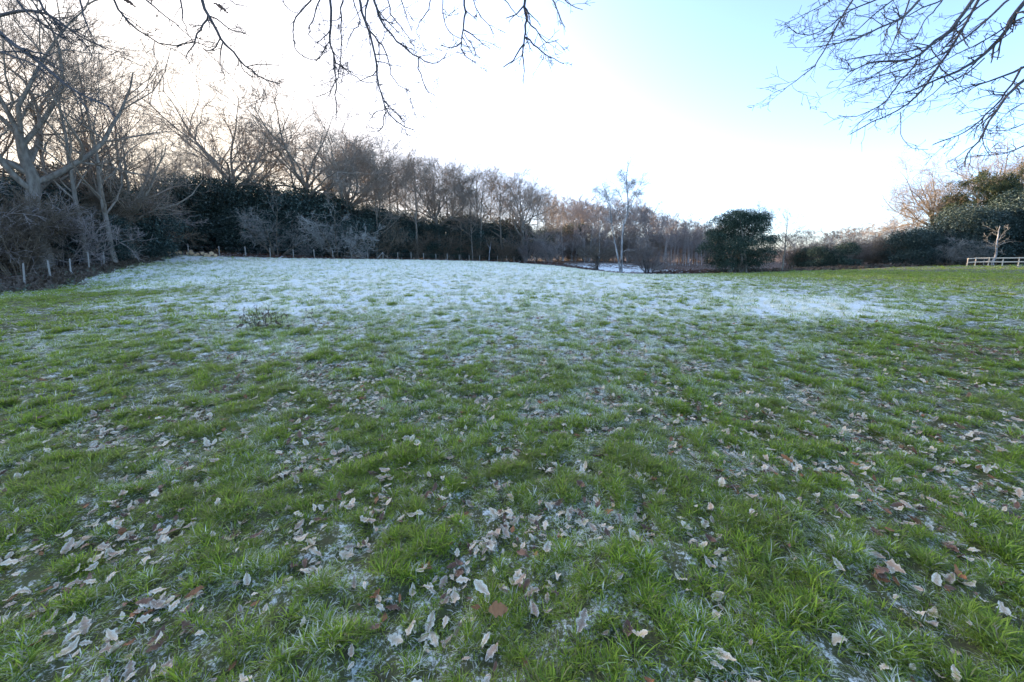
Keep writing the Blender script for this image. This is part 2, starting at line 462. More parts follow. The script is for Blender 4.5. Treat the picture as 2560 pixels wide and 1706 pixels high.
GP = []; GR = []; GS = []; GVv = []; GF = []; GH = []
def lay(n, r0, r1, scale, kind):
    sub = 1
    if kind == 'tall' and r0 < 20:
        sub = 6; n = n // sub
    x, y = wedge(rng, n, r0, r1)
    cl_h = rng.normal(0, .22, n); cl_f = rng.normal(0, .12, n); cl_s = rng.uniform(.65, 1.3, n)
    if sub > 1:
        x, y, cl_h, cl_f, cl_s = [np.repeat(q, sub) for q in (x, y, cl_h, cl_f, cl_s)]
        n = len(x); x = x + rng.normal(0, .05 * scale ** .5, n); y = y + rng.normal(0, .05 * scale ** .5, n)
    t = tuss(x, y); b = beyond(x, y)
    u = rng.random(n)
    if kind == 'tall': keep = u < (.12 + .88 * sstep(.36, .55, t)) * (1 - sstep(.0, .6, b))
    elif kind == 'mat': keep = u < (.85 - .35 * sstep(.4, .7, t)) * (1 - sstep(.3, 1.6, b))
    else: keep = u < .5 * (1 - sstep(0, .6, b))
    keep &= b < 2.
    x, y, t, cl_h, cl_f, cl_s = [q[keep] for q in (x, y, t, cl_h, cl_f, cl_s)]; n = len(x)
    z = H(x, y)
    f = frost(x, y)
    big = fbm(x * 2.3, y * 2.3, 71, 3)
    if kind == 'tall':
        v = rng.integers(0, 5, n) if r0 < 10 else rng.integers(11, 14, n); ff = f * .98 - .20 * sstep(.4, .8, t) + .6 * (big - .5) - .12 * (r0 > 10) * rng.random(n) - .12 * (1 - sstep(6, 12, np.hypot(x, y)))
        s = scale * rng.uniform(.8, 1.2, n) * (.55 + .8 * t) * cl_s
    elif kind == 'mat':
        v = rng.integers(5, 9, n) if r0 < 10 else rng.integers(14, 17, n); ff = f * 1.05 + .14 - .18 * sstep(.45, .75, t) + 1.0 * (big - .5) - .16 * (1 - sstep(5, 11, np.hypot(x, y))) + .24 * sstep(12, 26, np.hypot(x, y)) * sstep(.3, .7, f)
        s = scale * rng.uniform(.8, 1.3, n)
    else:
        v = rng.integers(9, 11, n); ff = f * .9 - .05 + .3 * (big - .5); s = scale * rng.uniform(.7, 1.2, n)
    ff = ff + rng.normal(0, .10, n) + cl_f
    GP.append(np.stack([x, y, z], -1)); GVv.append(v); GF.append(ff)
    GR.append(np.stack([rng.normal(0, .12, n), rng.normal(0, .12, n), rng.uniform(0, 2 * pi, n)], -1))
    hs = np.where(np.hypot(x, y) > 14, .8, 1.0)
    GS.append(np.stack([s, s, s * hs], -1))
    GH.append(np.clip(fbm(x * 1.6, y * 1.6, 81, 2) * 1.2 - .35 + cl_h + rng.normal(0, .08, n) + (.35 * rng.random(n) if kind == 'mat' else 0), 0, 1))
lay(25000, .7, 5, .56, 'tall'); lay(19000, .7, 5, .72, 'mat'); lay(500, .7, 5, .7, 'long')
lay(34000, 5, 11, .72, 'tall'); lay(24000, 5, 11, .95, 'mat'); lay(800, 5, 11, .85, 'long')
lay(38000, 11, 24, 1.1, 'tall'); lay(34000, 11, 24, 1.45, 'mat')
lay(34000, 24, 48, 1.8, 'tall'); lay(44000, 24, 48, 2.1, 'mat')
lay(14000, 48, 82, 2.2, 'tall'); lay(20000, 48, 82, 2.7, 'mat')
grass = scatter("grass", tuft_me, np.concatenate(GP), np.concatenate(GR), np.concatenate(GS), np.concatenate(GVv).astype(np.int32),
                dict(frost=np.concatenate(GF), hue=np.concatenate(GH)))
tag(grass, "tussocky pasture grass, green near the camera and frosted white farther off", "grass", kind="stuff")

# ------------------------------------------------------------------ trees: vectorised branching
def tubes(sets):
    """sets: list of (P (B,n,3), R (B,n), sides) -> verts, quads"""
    VV = []; QQ = []; off = 0
    for P, R, k in sets:
        B, n, _ = P.shape
        if B == 0: continue
        T = unit(np.gradient(P, axis=1))
        avg = unit(P[:, -1] - P[:, 0])
        ref = np.where(np.abs(avg[:, 2:3]) > .8, np.array([[1., .13, 0]]), np.array([[.1, 0, 1.]]))
        N = unit(np.cross(T, ref[:, None, :])); Bn = np.cross(T, N)
        a = np.arange(k) * 2 * pi / k
        V = P[:, :, None] + R[:, :, None, None] * (N[:, :, None] * np.cos(a)[None, None, :, None] + Bn[:, :, None] * np.sin(a)[None, None, :, None])
        idx = np.arange(B * n * k).reshape(B, n, k) + off
        nx = np.roll(idx, -1, axis=2)
        Q = np.stack([idx[:, :-1], nx[:, :-1], nx[:, 1:], idx[:, 1:]], -1).reshape(-1, 4)
        VV.append(V.reshape(-1, 3)); QQ.append(Q); off += B * n * k
    return np.concatenate(VV), np.concatenate(QQ)

def at_t(P, R, b, t):
    n = P.shape[1]
    s = np.clip(t, 0, .9999) * (n - 1); i = s.astype(int); f = (s - i)[:, None]
    p0 = P[b, i]; p1 = P[b, i + 1]
    return p0 + (p1 - p0) * f, unit(p1 - p0), R[b, i] * (1 - f[:, 0]) + R[b, i + 1] * f[:, 0]

def sprout(rng, P, R, per, t0, t1, ang, ratio, n, wig, up, rr=.6, tip=.25, taper=.5, out=0., minr=.004, jit=.35, lenmin=0., absl=None, tpow=1., gold=False):
    """children of every branch in P"""
    B = P.shape[0]
    k = rng.poisson(per, B) if per < 3 else np.maximum(1, np.round(rng.normal(per, per * .2, B))).astype(int)
    b = np.repeat(np.arange(B), k); m_ = len(b)
    t = t0 + (t1 - t0) * rng.random(m_) ** tpow
    p, T, r = at_t(P, R, b, t)
    plen = np.linalg.norm(np.diff(P, axis=1), axis=2).sum(1)[b]
    L = plen * ratio * (1 - taper * t) * rng.uniform(1 - jit, 1 + jit, m_)
    if absl: L = rng.uniform(absl[0], absl[1], m_)
    L = np.maximum(L, lenmin)
    rv = unit(rng.normal(size=(m_, 3)))
    N = unit(rv - (rv * T).sum(1, keepdims=True) * T)
    if gold:
        az = np.arange(m_) * 2.39996 + rng.uniform(-.35, .35, m_); N = np.stack([np.cos(az), np.sin(az), 0 * az], -1)
    if up != 0:
        N = unit(N + np.array([0, 0, up * .6]))
    a = rad(ang) * rng.uniform(.65, 1.35, m_) * ((1.25 - .6 * t) if gold else 1.)
    d = unit(T * np.cos(a)[:, None] + N * np.sin(a)[:, None])
    Pn = np.empty((m_, n, 3)); Pn[:, 0] = p
    for i in range(1, n):
        d = unit(d + rng.normal(0, wig, (m_, 3)) + np.array([0, 0, up * .35]))
        Pn[:, i] = Pn[:, i - 1] + d * (L / (n - 1))[:, None]
    r0 = np.maximum(r * rr * rng.uniform(.8, 1.1, m_), minr)
    s = np.linspace(0, 1, n)[None]
    Rn = np.maximum(r0[:, None] * (1 - (1 - tip) * s), minr * .7)
    return Pn, Rn

def trunk_line(rng, h, r, n=8, wig=.05, lean=(0, 0), tip=.35, flare=1.5):
    P = np.zeros((1, n, 3)); z = np.linspace(-.25, h, n)
    P[0, :, 2] = z
    off = np.cumsum(rng.normal(0, wig, (n, 2)), axis=0) * h / n
    P[0, :, 0] = off[:, 0] - off[0, 0] + lean[0] * np.linspace(0, 1, n) * h
    P[0, :, 1] = off[:, 1] - off[0, 1] + lean[1] * np.linspace(0, 1, n) * h
    s = np.linspace(0, 1, n); R = r * (1 - (1 - tip) * s); R[0] *= flare
    return P, R[None]

def cat_lv(*lv):
    return [x for x in lv if x[0].shape[0]]

def oak(seed, h=16, r=.42, spread=52, n1=9, dens=1.0, fork=.3, lean=(0, 0), tipr=.0095, up1=.11):
    rng = np.random.default_rng(seed)
    th = h * .5
    P0, R0 = trunk_line(rng, th, r, 8, .09, lean, .5)
    P1, R1 = sprout(rng, P0, R0, n1, fork / .5, 1., spread, 1.15, 10, .15, up1, .62, .20, .12, minr=.03, jit=.2, gold=True)
    P2, R2 = sprout(rng, P1, R1, 8 * dens, .18, 1., 46, .55, 8, .18, .12, .6, .25, .38, minr=.03)
    P3, R3 = sprout(rng, P2, R2, 7 * dens, .15, 1., 44, .55, 6, .20, .10, .6, .35, .35, minr=tipr * 1.5)
    P4, R4 = sprout(rng, P3, R3, 5 * dens, .12, 1., 44, .58, 4, .20, .08, .6, .5, .3, minr=tipr)
    P5, R5 = sprout(rng, P4, R4, 2.6 * dens, .15, 1., 45, .62, 3, .2, .05, .7, .6, .3, minr=tipr * .8)
    return [(P0, R0, 9), (P1, R1, 6)], [(P2, R2, 5), (P3, R3, 3), (P4, R4, 3), (P5, R5, 3)]

def slender(seed, h=14, r=.16, n1=16, ang=34, dens=1.0, base=.3, tipr=.0095, wig=.14, up=.13):
    rng = np.random.default_rng(seed)
    P0, R0 = trunk_line(rng, h * .86, r, 10, .05, (rng.normal(0, .03), rng.normal(0, .03)), .16, 1.35)
    P1, R1 = sprout(rng, P0, R0, n1, base, 1., ang, .50, 7, wig, up, .55, .22, .5, minr=.018, gold=True)
    P2, R2 = sprout(rng, P1, R1, 7 * dens, .15, 1., 40, .58, 6, .16, .12, .55, .35, .35, minr=tipr * 1.2)
    P3, R3 = sprout(rng, P2, R2, 6 * dens, .12, 1., 40, .58, 4, .18, .10, .6, .5, .3, minr=tipr)
    P4, R4 = sprout(rng, P3, R3, 2.6 * dens, .2, 1., 40, .6, 3, .18, .08, .7, .6, .3, minr=tipr * .8)
    return [(P0, R0, 8), (P1[:0], R1[:0], 5)], [(P1, R1, 5), (P2, R2, 3), (P3, R3, 3), (P4, R4, 3)]

def thicket(seed, h=5, w=3., stems=16, dens=1.0, tipr=.012, droop=.02, spread=.75):
    """many-stemmed bare shrub"""
    rng = np.random.default_rng(seed)
    n = 7
    az = rng.uniform(0, 2 * pi, stems); tilt = np.abs(rng.normal(0, spread, stems)).clip(0, 1.25)
    L = h * rng.uniform(.75, 1.1, stems) * (1 - .15 * tilt)
    P = np.zeros((stems, n, 3)); P[:, 0] = np.stack([.12 * w * np.cos(az), .12 * w * np.sin(az), np.full(stems, -.15)], -1)
    d = np.stack([np.cos(az) * np.sin(tilt * .8), np.sin(az) * np.sin(tilt * .8), np.cos(tilt * .8)], -1)
    for i in range(1, n):
        d = unit(d + rng.normal(0, .10, (stems, 3)) + np.array([0, 0, .03]) + .05 * np.stack([np.cos(az), np.sin(az), 0 * az], -1))
        P[:, i] = P[:, i - 1] + d * (L / (n - 1))[:, None]
    R = (.05 * rng.uniform(.6, 1.1, stems))[:, None] * (1 - .75 * np.linspace(0, 1, n))[None]
    P1, R1 = sprout(rng, P, R, 9 * dens, .18, 1., 50, .42, 5, .18, .06, .5, .4, .3, minr=tipr * 1.4)
    P2, R2 = sprout(rng, P1, R1, 6 * dens, .1, 1., 45, .55, 4, .2, droop, .6, .5, .3, minr=tipr)
    P3, R3 = sprout(rng, P2, R2, 3.2 * dens, .1, 1., 45, .6, 3, .2, droop, .7, .6, .2, minr=tipr * .8)
    return [(P, R, 5)], [(P1, R1, 3), (P2, R2, 3), (P3, R3, 3)]

def leaf_cards(rng, C, s0, s1, bias=None):
    """rhombic folded leaf sprays at the points C"""
    n = len(C); s = rng.uniform(s0, s1, n)[:, None]
    a = unit(rng.normal(size=(n, 3))); b = unit(rng.normal(size=(n, 3)))
    if bias is not None: b = unit(b + bias)
    c = unit(np.cross(a, b)); b = np.cross(c, a)
    V = np.stack([C - a * s, C + c * s * .5 + b * s * .12, C + a * s, C - c * s * .5 + b * s * .12], 1).reshape(-1, 3)
    i = np.arange(n)[:, None] * 4
    T = np.concatenate([i + np.array([[0, 1, 2]]), i + np.array([[0, 2, 3]])])
    return V, T, np.repeat(rng.random(n), 4)

def lobes(rng, n, w, d, h, base=.0, rmin=.16, rmax=.34):
    """cluster of foliage clumps filling a bush w x d x h"""
    out = []
    for i in range(n):
        z = base + (h - base) * (.06 + .90 * rng.random() ** 1.15)
        f = np.sqrt(max(0.08, 1 - ((z - h * .42) / (h * .62)) ** 2))
        a = rng.uniform(0, 2 * pi); q = np.sqrt(rng.random()) * f * .88
        r = rng.uniform(rmin, rmax) * min(w, h)
        out.append((q * np.cos(a) * w / 2, q * np.sin(a) * d / 2, z, r * 1.15, r * .85))
    return out

def foliage(rng, lob, n, s0, s1, zmin=.15, gap=.34):
    lob = np.array(lob); wgt = lob[:, 3] ** 2; wgt = wgt / wgt.sum()
    k = rng.choice(len(lob), n, p=wgt)
    d = unit(rng.normal(size=(n, 3))); d[:, 2] = np.where(rng.random(n) < .65, np.abs(d[:, 2]), d[:, 2])
    q = 1 - .32 * rng.random(n) ** 1.6
    C = lob[k, :3] + d * q[:, None] * np.stack([lob[k, 3], lob[k, 3], lob[k, 4]], -1)
    C += rng.normal(0, .12, C.shape)
    g = fbm(C[:, 0] * 1.3 + C[:, 2] * .9, C[:, 1] * 1.3 - C[:, 2] * 1.1, 9, 2)
    C = C[(g > gap) & (C[:, 2] > zmin)]
    return C

def bush_parts(seed, w, d, h, nl, nleaf, s0, s1, mat, base=.0, trunks=5, rmin=.16, rmax=.34, gap=.34):
    rng = np.random.default_rng(seed)
    lob = lobes(rng, nl, w, d, h, base, rmin, rmax)
    C = foliage(rng, lob, nleaf, s0, s1, gap=gap)
    V, T, r = leaf_cards(rng, C, s0, s1, np.array([0, 0, .7]))
    crown = mesh_np("foliage", V, None, T, smooth=False, mat=mat, attrs=dict(rnd=r))
    # limbs inside, one to each of the largest clumps
    L = np.array(lob); pick = np.argsort(-L[:, 3])[:max(trunks * 2, 6)]
    n = 5; P = np.zeros((len(pick), n, 3))
    b0 = np.stack([rng.normal(0, .08 * w, len(pick)), rng.normal(0, .08 * d, len(pick)), np.full(len(pick), -.2)], -1)
    for i in range(n):
        f = i / (n - 1)
        P[:, i] = b0 * (1 - f) + L[pick, :3] * f + rng.normal(0, .1, (len(pick), 3)) * (0 < i < n - 1)
    R = np.full((len(pick), 1), .02 * h) * (1 - .7 * np.linspace(0, 1, n))[None]
    Vt, Qt = tubes([(P, R, 5)])
    return mesh_np("stems", Vt, Qt, mat=M['oak']), crown

PROTO = {}
PH = {}
def proto_tree(key, gen, bark, twig):
    tr, cr = gen
    a = mesh_np(key + "_trunk", *tubes(tr), mat=M[bark]); b = mesh_np(key + "_branches", *tubes(cr), mat=M[twig])
    PROTO[key] = [("trunk", a), ("branches", b)]
    z = np.empty(len(b.vertices) * 3, np.float32); b.vertices.foreach_get("co", z)
    PH[key] = float(np.percentile(z[2::3], 99.3))

def proto_bush(key, parts, names=("trunk", "crown")):
    PROTO[key] = [(names[0], parts[0]), (names[1], parts[1])]
    z = np.empty(len(parts[1].vertices) * 3, np.float32); parts[1].vertices.foreach_get('co', z)
    PH[key] = float(np.percentile(z[2::3], 99.3))

def plant(name, key, loc, rz=0., s=1., label=None, cat="tree", group=None, tilt=(0, 0), extra=()):
    root = bpy.data.objects.new(name, None); COL.objects.link(root)
    root.empty_display_size = .5
    root.location = [float(c) for c in loc]; root.rotation_euler = (tilt[0], tilt[1], rz)
    root.scale = [float(c) for c in (s if hasattr(s, '__len__') else (s,) * 3)]
    for nm, me in list(PROTO[key]) + list(extra):
        o = bpy.data.objects.new(nm, me); COL.objects.link(o); o.parent = root
    tag(root, label, cat, group)
    return root

def gp(xp, d, sink=0.):
    """ground point at photograph column xp, d metres ahead"""
    x = (xp - 1280.0) / FPX * d * 1.0
    # column of a ground point depends slightly on its row: correct with the pitch
    for _ in range(3):
        z = float(H(np.array([x]), np.array([d]))[0])
        depth = d * cos(PITCH) - (z - EYE) * sin(PITCH)
        x = (xp - 1280.0) / FPX * depth
    return np.array([x, d, z - sink])

def hgt(ytop, xp, d):
    """height above ground of photograph row ytop at that column and distance"""
    g = gp(xp, d)
    return px(xp, ytop, d)[2] - g[2]

proto_tree('oak_a', oak(11, 16, .40, 62, 13, .95), 'oak', 'twig')
proto_tree('oak_b', oak(12, 16, .36, 56, 13, .95, .36), 'oak', 'twig')
proto_tree('oak_c', oak(13, 16, .40, 66, 13, .92, .26), 'oak', 'twig')
proto_tree('oak_d', oak(15, 16, .36, 62, 14, .95, .30, (0, 0), .009), 'oak', 'twig')
proto_tree('oak_l', oak(14, 16, .44, 56, 12, .84, .27, (0, 0), .0075), 'oak', 'twig')
proto_tree('slim_a', slender(21, 14, .16, 18, 52, .95, .34), 'oak', 'twig')
proto_tree('slim_b', slender(22, 14, .13, 17, 48, .95, .36), 'oak', 'twig')
proto_tree('slim_c', slender(23, 14, .18, 19, 58, .92, .32), 'oak', 'twig')
proto_tree('slim_l', slender(27, 14, .17, 18, 44, .86, .28, .0075), 'oak', 'twig')
proto_tree('slim_m', slender(28, 14, .15, 16, 40, .86, .3, .0075), 'oak', 'twig')
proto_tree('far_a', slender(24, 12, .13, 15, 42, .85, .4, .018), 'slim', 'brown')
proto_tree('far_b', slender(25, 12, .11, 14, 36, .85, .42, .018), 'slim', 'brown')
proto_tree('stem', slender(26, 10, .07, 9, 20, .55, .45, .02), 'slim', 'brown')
proto_tree('thick_a', thicket(31, 5), 'grey', 'grey')
proto_tree('thick_b', thicket(32, 5, 3, 14, 1.05, .012, -.06, .9), 'grey', 'pale')
proto_tree('thick_c', thicket(33, 5, 3, 18, .9, .013, .04, .6), 'brown', 'brown')
proto_bush('laurel_a', bush_parts(41, 6, 6, 6, 60, 42000, .05, .115, M['laurel']))
proto_bush('laurel_b', bush_parts(42, 6, 6, 6, 50, 42000, .05, .115, M['laurel']))
proto_bush('holly_dome', bush_parts(43, 9.0, 8.5, 7.0, 115, 95000, .04, .085, M['holly'], .3, 8, .07, .17, gap=.27))
proto_bush('holly_small', bush_parts(44, 4, 4, 4, 30, 15000, .05, .11, M['holly'], .2))
proto_bush('pine', bush_parts(45, 8, 8, 13, 64, 52000, .05, .11, M['pine'], 2.0, 5, .07, .17, gap=.42))


# ------------------------------------------------------------------ woods and single trees
rw = np.random.default_rng(99)
# --- the big oaks over the left-hand hedge
left_oaks = [
    ('oak_l', 105, 27, -120, 2.1, "massive old oak with heavy forked trunk towering over the left hedge"),
    ('slim_m', 222, 29, -10, .6, "tall bare tree standing right beside the massive old oak"),
    ('slim_l', 290, 31, 55, 4.1, "broad-topped bare tree second to the right of the massive old oak"),
    ('slim_m', 20, 30, -20, 2.9, "tall bare tree at the far left edge behind the massive oak"),
    ('oak_l', 335, 36, 270, 1.0, "lower bare oak reaching a long bough towards the sunset gap"),
    ('slim_m', 155, 31, 25, 5.3, "first of the slender trees crowding behind the massive old oak"),
    ('slim_m', 255, 34, 85, 2.2, "second of the slender trees crowding behind the massive old oak"),
    ('slim_l', 325, 36, 150, .2, "slender tree with fan-shaped top nearest the sunset gap"),
    ('slim_m', 365, 40, 300, .9, "low thin tree at the very edge of the sunset gap"),
    ('oak_l', -120, 31, 0, .3, "bare oak leaning in from beyond the left edge"),
]
for key, xp, d, yt, rz, lab in left_oaks:
    s = 1.07 * hgt(yt, xp, d) / PH[key]
    plant("oak_tree" if key.startswith('oak') else "bare_tree", key, gp(xp, d), rz, s, lab, "tree", "tall bare trees over the left hedge")
# --- grey thicket along the left fence
LT = [(-140, 21, .92), (-40, 22, 1.05), (30, 24, 1.05), (85, 23.5, .98), (140, 27, 1.12), (190, 26.5, 1.05), (235, 30, 1.25), (275, 32, 1.25), (315, 36, 1.45), (345, 38.5, 1.4), (60, 29, 1.3), (180, 33, 1.5), (-60, 29, 1.4), (260, 37, 1.6)]
where = ["beyond the left picture edge", "at the extreme left edge", "behind the fence post nearest the camera", "between the first two fence posts", "with pale splayed stems behind the third fence post",
         "behind the fourth fence post", "behind the fifth fence post", "before the sixth fence post", "behind the sixth and seventh fence posts", "next to the corner post",
         "under the massive oak", "filling the second row behind the splayed stems", "in the second row at the left edge", "in the second row near the sunset gap"]
for i, (xp, d, s) in enumerate(LT):
    plant("thicket_shrub", ('thick_a', 'thick_c', 'thick_a', 'thick_a')[i % 4], gp(xp - 40, d + 1.9), rw.uniform(0, 6.28), (s * 1.12, s * 1.12, s * rw.uniform(1.0, 1.2)),
          "grey leafless thicket shrub " + where[i], "shrub", "grey thicket along the left fence")
for i, (xp, d, s, w_) in enumerate([(250, 31.5, .62, "low dark evergreen under the thicket behind the fifth post"), (330, 38, .8, "dark evergreen under the thicket beside the corner post"),
                                    (130, 30, .95, "dark evergreen half hidden below the massive oak"), (300, 37, 1.15, "tall ivy-dark evergreen against the sunset gap"), (10, 30, 1., "dark evergreen deep behind the left-edge thicket"),
                                    (-150, 27, 1.1, "dark evergreen beyond the left picture edge"), (220, 38, 1.25, "dark evergreen filling the back of the left hedge")]):
    plant("evergreen_shrub", ('laurel_a', 'laurel_b')[i % 2], gp(xp, d), rw.uniform(0, 6.28), (s * 1.05, s * 1.05, s), w_, "shrub", "evergreens in the left hedge")
# --- dark evergreen belt behind the back fence, and grey bushes hanging before it
BE = [(430, 48, 1.28), (500, 49.5, 1.45), (570, 50, 1.6), (640, 51, 1.5), (710, 53, 1.62), (780, 55, 1.55), (850, 57, 1.5), (925, 60, 1.3), (1000, 64, 1.25), (1075, 68, 1.15), (1150, 72, 1.2), (1225, 76, 1.1), (1300, 80, 1.0), (400, 55, 1.1)]
bw = ["nearest the corner post", "behind the log heap", "under the leaning oak", "left of the first pale hanging bush", "behind the first pale hanging bush", "between the two pale hanging bushes",
      "behind the second pale hanging bush", "left of the braced fence strainer", "right of the braced fence strainer", "in the middle of the back fence", "behind the pale dead snag",
      "near the right end of the back fence", "at the right end of the back fence", "glimpsed in the sunset gap"]
for i, (xp, d, s) in enumerate(BE):
    plant("evergreen_tree", ('laurel_b', 'laurel_a')[i % 2], gp(xp, d + 3.0), rw.uniform(0, 6.28), (s * 1.15, s, s * rw.uniform(.85, 1.05)),
          "dark blue-green evergreen " + bw[i], "tree", "dark evergreens behind the back fence")
for i, xp in enumerate(range(380, 1440, 70)):  # second row added behind the belt to stop low sun leaking through
    d = np.interp(xp, [380, 700, 1000, 1440], [58, 64, 74, 92]); s = rw.uniform(1.15, 1.4)
    plant("evergreen_tree", ('laurel_b', 'laurel_a')[i % 2], gp(xp, d), rw.uniform(0, 6.28), (s * 1.2, s, s), "evergreen added behind the front belt to block the low sun", "tree", "added evergreens blocking the low sun")
for i, xp in enumerate(range(415, 1350, 55)):
    d = np.interp(xp, [415, 734, 995, 1300], [51.5, 55.5, 65, 80]); s = rw.uniform(.55, .8)
    plant("holly_bush", 'holly_small', gp(xp, d), rw.uniform(0, 6.28), (s * 1.6, s * 1.3, s), "low dark holly filling the foot of the evergreen belt " + ("left of the pale bushes" if xp < 650 else ("by the pale bushes" if xp < 900 else "towards its right end")), "shrub", "low hollies under the evergreen belt")
for i, (xp, d, s, key, w_) in enumerate([(690, 48.5, 1.3, 'thick_b', "first pale lichened bush hanging before the dark evergreens"), (845, 52, 1.35, 'thick_b', "second pale lichened bush hanging before the dark evergreens"),
        (960, 58, 1.2, 'thick_a', "grey bush behind the braced strainer post"), (1040, 62, .9, 'thick_a', "grey bush right of the braced strainer post"), (1110, 66, 1.15, 'thick_a', "grey bush in the middle of the back fence"),
        (1190, 70, 1.0, 'thick_a', "grey twiggy bush beside the dead snag"), (1260, 71, 1.1, 'thick_a', "grey twiggy bush near the right end of the back fence"), (1320, 72, 1.2, 'thick_c', "brown bush past the last evergreen of the back fence"),
        (1375, 75, 1.15, 'thick_c', "brown bush where the back fence ends"), (1430, 84, 1.2, 'thick_c', "brown bush behind the small dark tree")]):
    plant("bare_bush", key, gp(xp, d + 3.2), rw.uniform(0, 6.28), s, w_, "shrub", "bare bushes before the evergreen belt")
# --- bare oaks and wood trees rising behind the belt
BT = [('oak_d', 590, 54, None, 238, "big spreading oak with one limb leaning right, tallest of the back wood"), ('oak_d', 770, 57, None, 262, "second tall oak right of the big leaning-limbed oak"),
      ('oak_a', 868, 60, None, 305, "third oak, with rounded crown, behind the second pale bush"), ('slim_a', 960, 63, None, 358, "slender tree with upswept twigs right of the three big oaks"),
      ('slim_c', 1045, 66, None, 398, "rounded bare tree at the left of the even row"), ('oak_b', 1095, 70, None, 402, "bare oak forming the dome of the even row"), ('slim_b', 1150, 72, None, 418, "slender tree right of the dome of the even row"),
      ('slim_a', 1200, 74, None, 436, "slim tree before the middle of the even row"), ('slim_c', 1255, 76, None, 432, "broad slim-stemmed tree above the dead snag"), ('oak_c', 1310, 78, None, 440, "last broad tree of the even row, sloping down right"),
      ('slim_b', 1365, 82, None, 480, "slanting tree where the wood drops to the birch"),
      ('slim_a', 420, 66, None, 390, "small tree glowing gold in the sunset gap"), ('slim_b', 470, 62, None, 372, "twiggy tree just left of the leaning-limbed oak"), ('slim_b', 395, 60, None, 400, "thin young tree in the sunset gap"),
      ('slim_c', 690, 62, None, 340, "tree filling the gap between the first and second big oaks"), ('slim_a', 520, 60, None, 360, "tree rising behind the log heap"), ('slim_b', 920, 68, None, 380, "thin tree between the third oak and the upswept tree"),
      ('slim_c', 1000, 74, None, 410, "tree in the second row left of the even row"), ('slim_a', 1120, 80, None, 425, "tree in the second row behind the dome")]
rows = ["first", "second", "third", "fourth", "fifth", "sixth", "seventh", "eighth", "ninth", "tenth", "eleventh", "twelfth", "thirteenth", "fourteenth", "fifteenth", "sixteenth"]
for i in range(14):
    xp = 905 + i * 36 + rw.normal(0, 6); d = 68 + i * .9 + rw.uniform(0, 10)
    yt = np.interp(xp, [900, 960, 1010, 1060, 1130, 1250, 1330, 1400], [385, 375, 415, 410, 428, 445, 462, 505]) + rw.normal(0, 9)
    BT.append((('slim_b', 'slim_a', 'slim_c')[i % 3], xp, d, None, yt, "%s of the thin trees packed behind the even row, from the left" % rows[i]))
for key, xp, d, _, yt, lab in BT:
    s = 1.07 * hgt(yt, xp, d) / PH[key]
    plant("oak_tree" if key.startswith('oak') else "bare_tree", key, gp(xp, d), rw.uniform(0, 6.28), (s * rw.uniform(1.05, 1.25), s * 1.1, s), lab, "tree", "bare trees of the back wood")
# --- far wood behind the birch
def place(xp):
    for lim, w in ((1460, "left of the small dark tree"), (1530, "behind the small dark tree"), (1580, "behind the white birch"), (1660, "behind the rounded brown bush"), (1770, "behind the sapling stand"), (1980, "at the holly dome"), (2090, "above the two small hollies"), (2180, "left of the leaning right-hand oak")):
        if xp < lim: return w
    return "behind the leaning right-hand oak"
fw = "slim bare tree of the far brown wood"
for i in range(60):
    xp = 1380 + i * 7.1 + rw.normal(0, 6); d = rw.uniform(82, 110)
    yt = np.interp(xp, [1385, 1480, 1560, 1640, 1720, 1800], [482, 498, 500, 518, 545, 562]) + rw.normal(0, 8)
    s = hgt(yt, xp, d) / PH['far_a']
    plant("wood_tree", ('far_a', 'far_b')[i % 2], gp(xp, d), rw.uniform(0, 6.28), (s * 1.1, s * 1.1, s), fw + " " + place(xp), "tree", "slim trees of the far wood")
for i in range(30):
    xp = 1650 + i * 3.9 + rw.normal(0, 2); d = rw.uniform(72, 82)
    s = hgt(np.interp(xp, [1650, 1765], [570, 584]) + rw.normal(0, 5), xp, d) / PH['stem']
    plant("birch_sapling", 'stem', gp(xp, d), rw.uniform(0, 6.28), s, "pale straight sapling in the dense stand left of the holly dome", "tree", "stand of pale saplings")
for i in range(12):
    xp = 1430 + i * 19 + rw.normal(0, 5); d = rw.uniform(76, 86)
    s = hgt(585 + rw.normal(0, 14), xp, d) / PH['stem']
    plant("birch_sapling", 'stem', gp(xp, d), rw.uniform(0, 6.28), s, "thin pale sapling standing behind the white birch", "tree", "thin saplings behind the birch")
for i in range(20):
    xp = 1400 + i * 20 + rw.normal(0, 5); d = rw.uniform(82, 92); s = rw.uniform(1.2, 1.6)
    plant("bare_bush", ('thick_c', 'thick_a')[i % 2], gp(xp, d), rw.uniform(0, 6.28), s, "brown undergrowth bush of the far wood " + place(xp), "shrub", "undergrowth of the far wood")
# --- right-hand hedge and far trees
for i in range(20):
    xp = 1960 + i * 16 + rw.normal(0, 5); d = rw.uniform(76, 98)
    yt = np.interp(xp, [1960, 2060, 2120, 2230, 2330], [578, 570, 562, 545, 530]) + rw.normal(0, 5)
    s = hgt(yt, xp, d) / PH['far_a']
    plant("wood_tree", ('far_a', 'far_b')[i % 2], gp(xp, d), rw.uniform(0, 6.28), (s * 1.5, s * 1.5, s), "sun-tipped bare tree of the far hedge " + place(xp), "tree", "far hedge trees at right")
for i in range(16):
    xp = 1975 + i * 19 + rw.normal(0, 4); d = rw.uniform(56, 66)
    s = hgt(np.interp(xp, [1975, 2150, 2280], [612, 590, 570]) + rw.normal(0, 6), xp, d) / PH['thick_c']
    plant("bare_bush", ('thick_c', 'thick_a')[i % 2], gp(xp, d), rw.uniform(0, 6.28), s, "grey-brown bush in the right hedge " + place(xp), "shrub", "bushes of the right hedge")
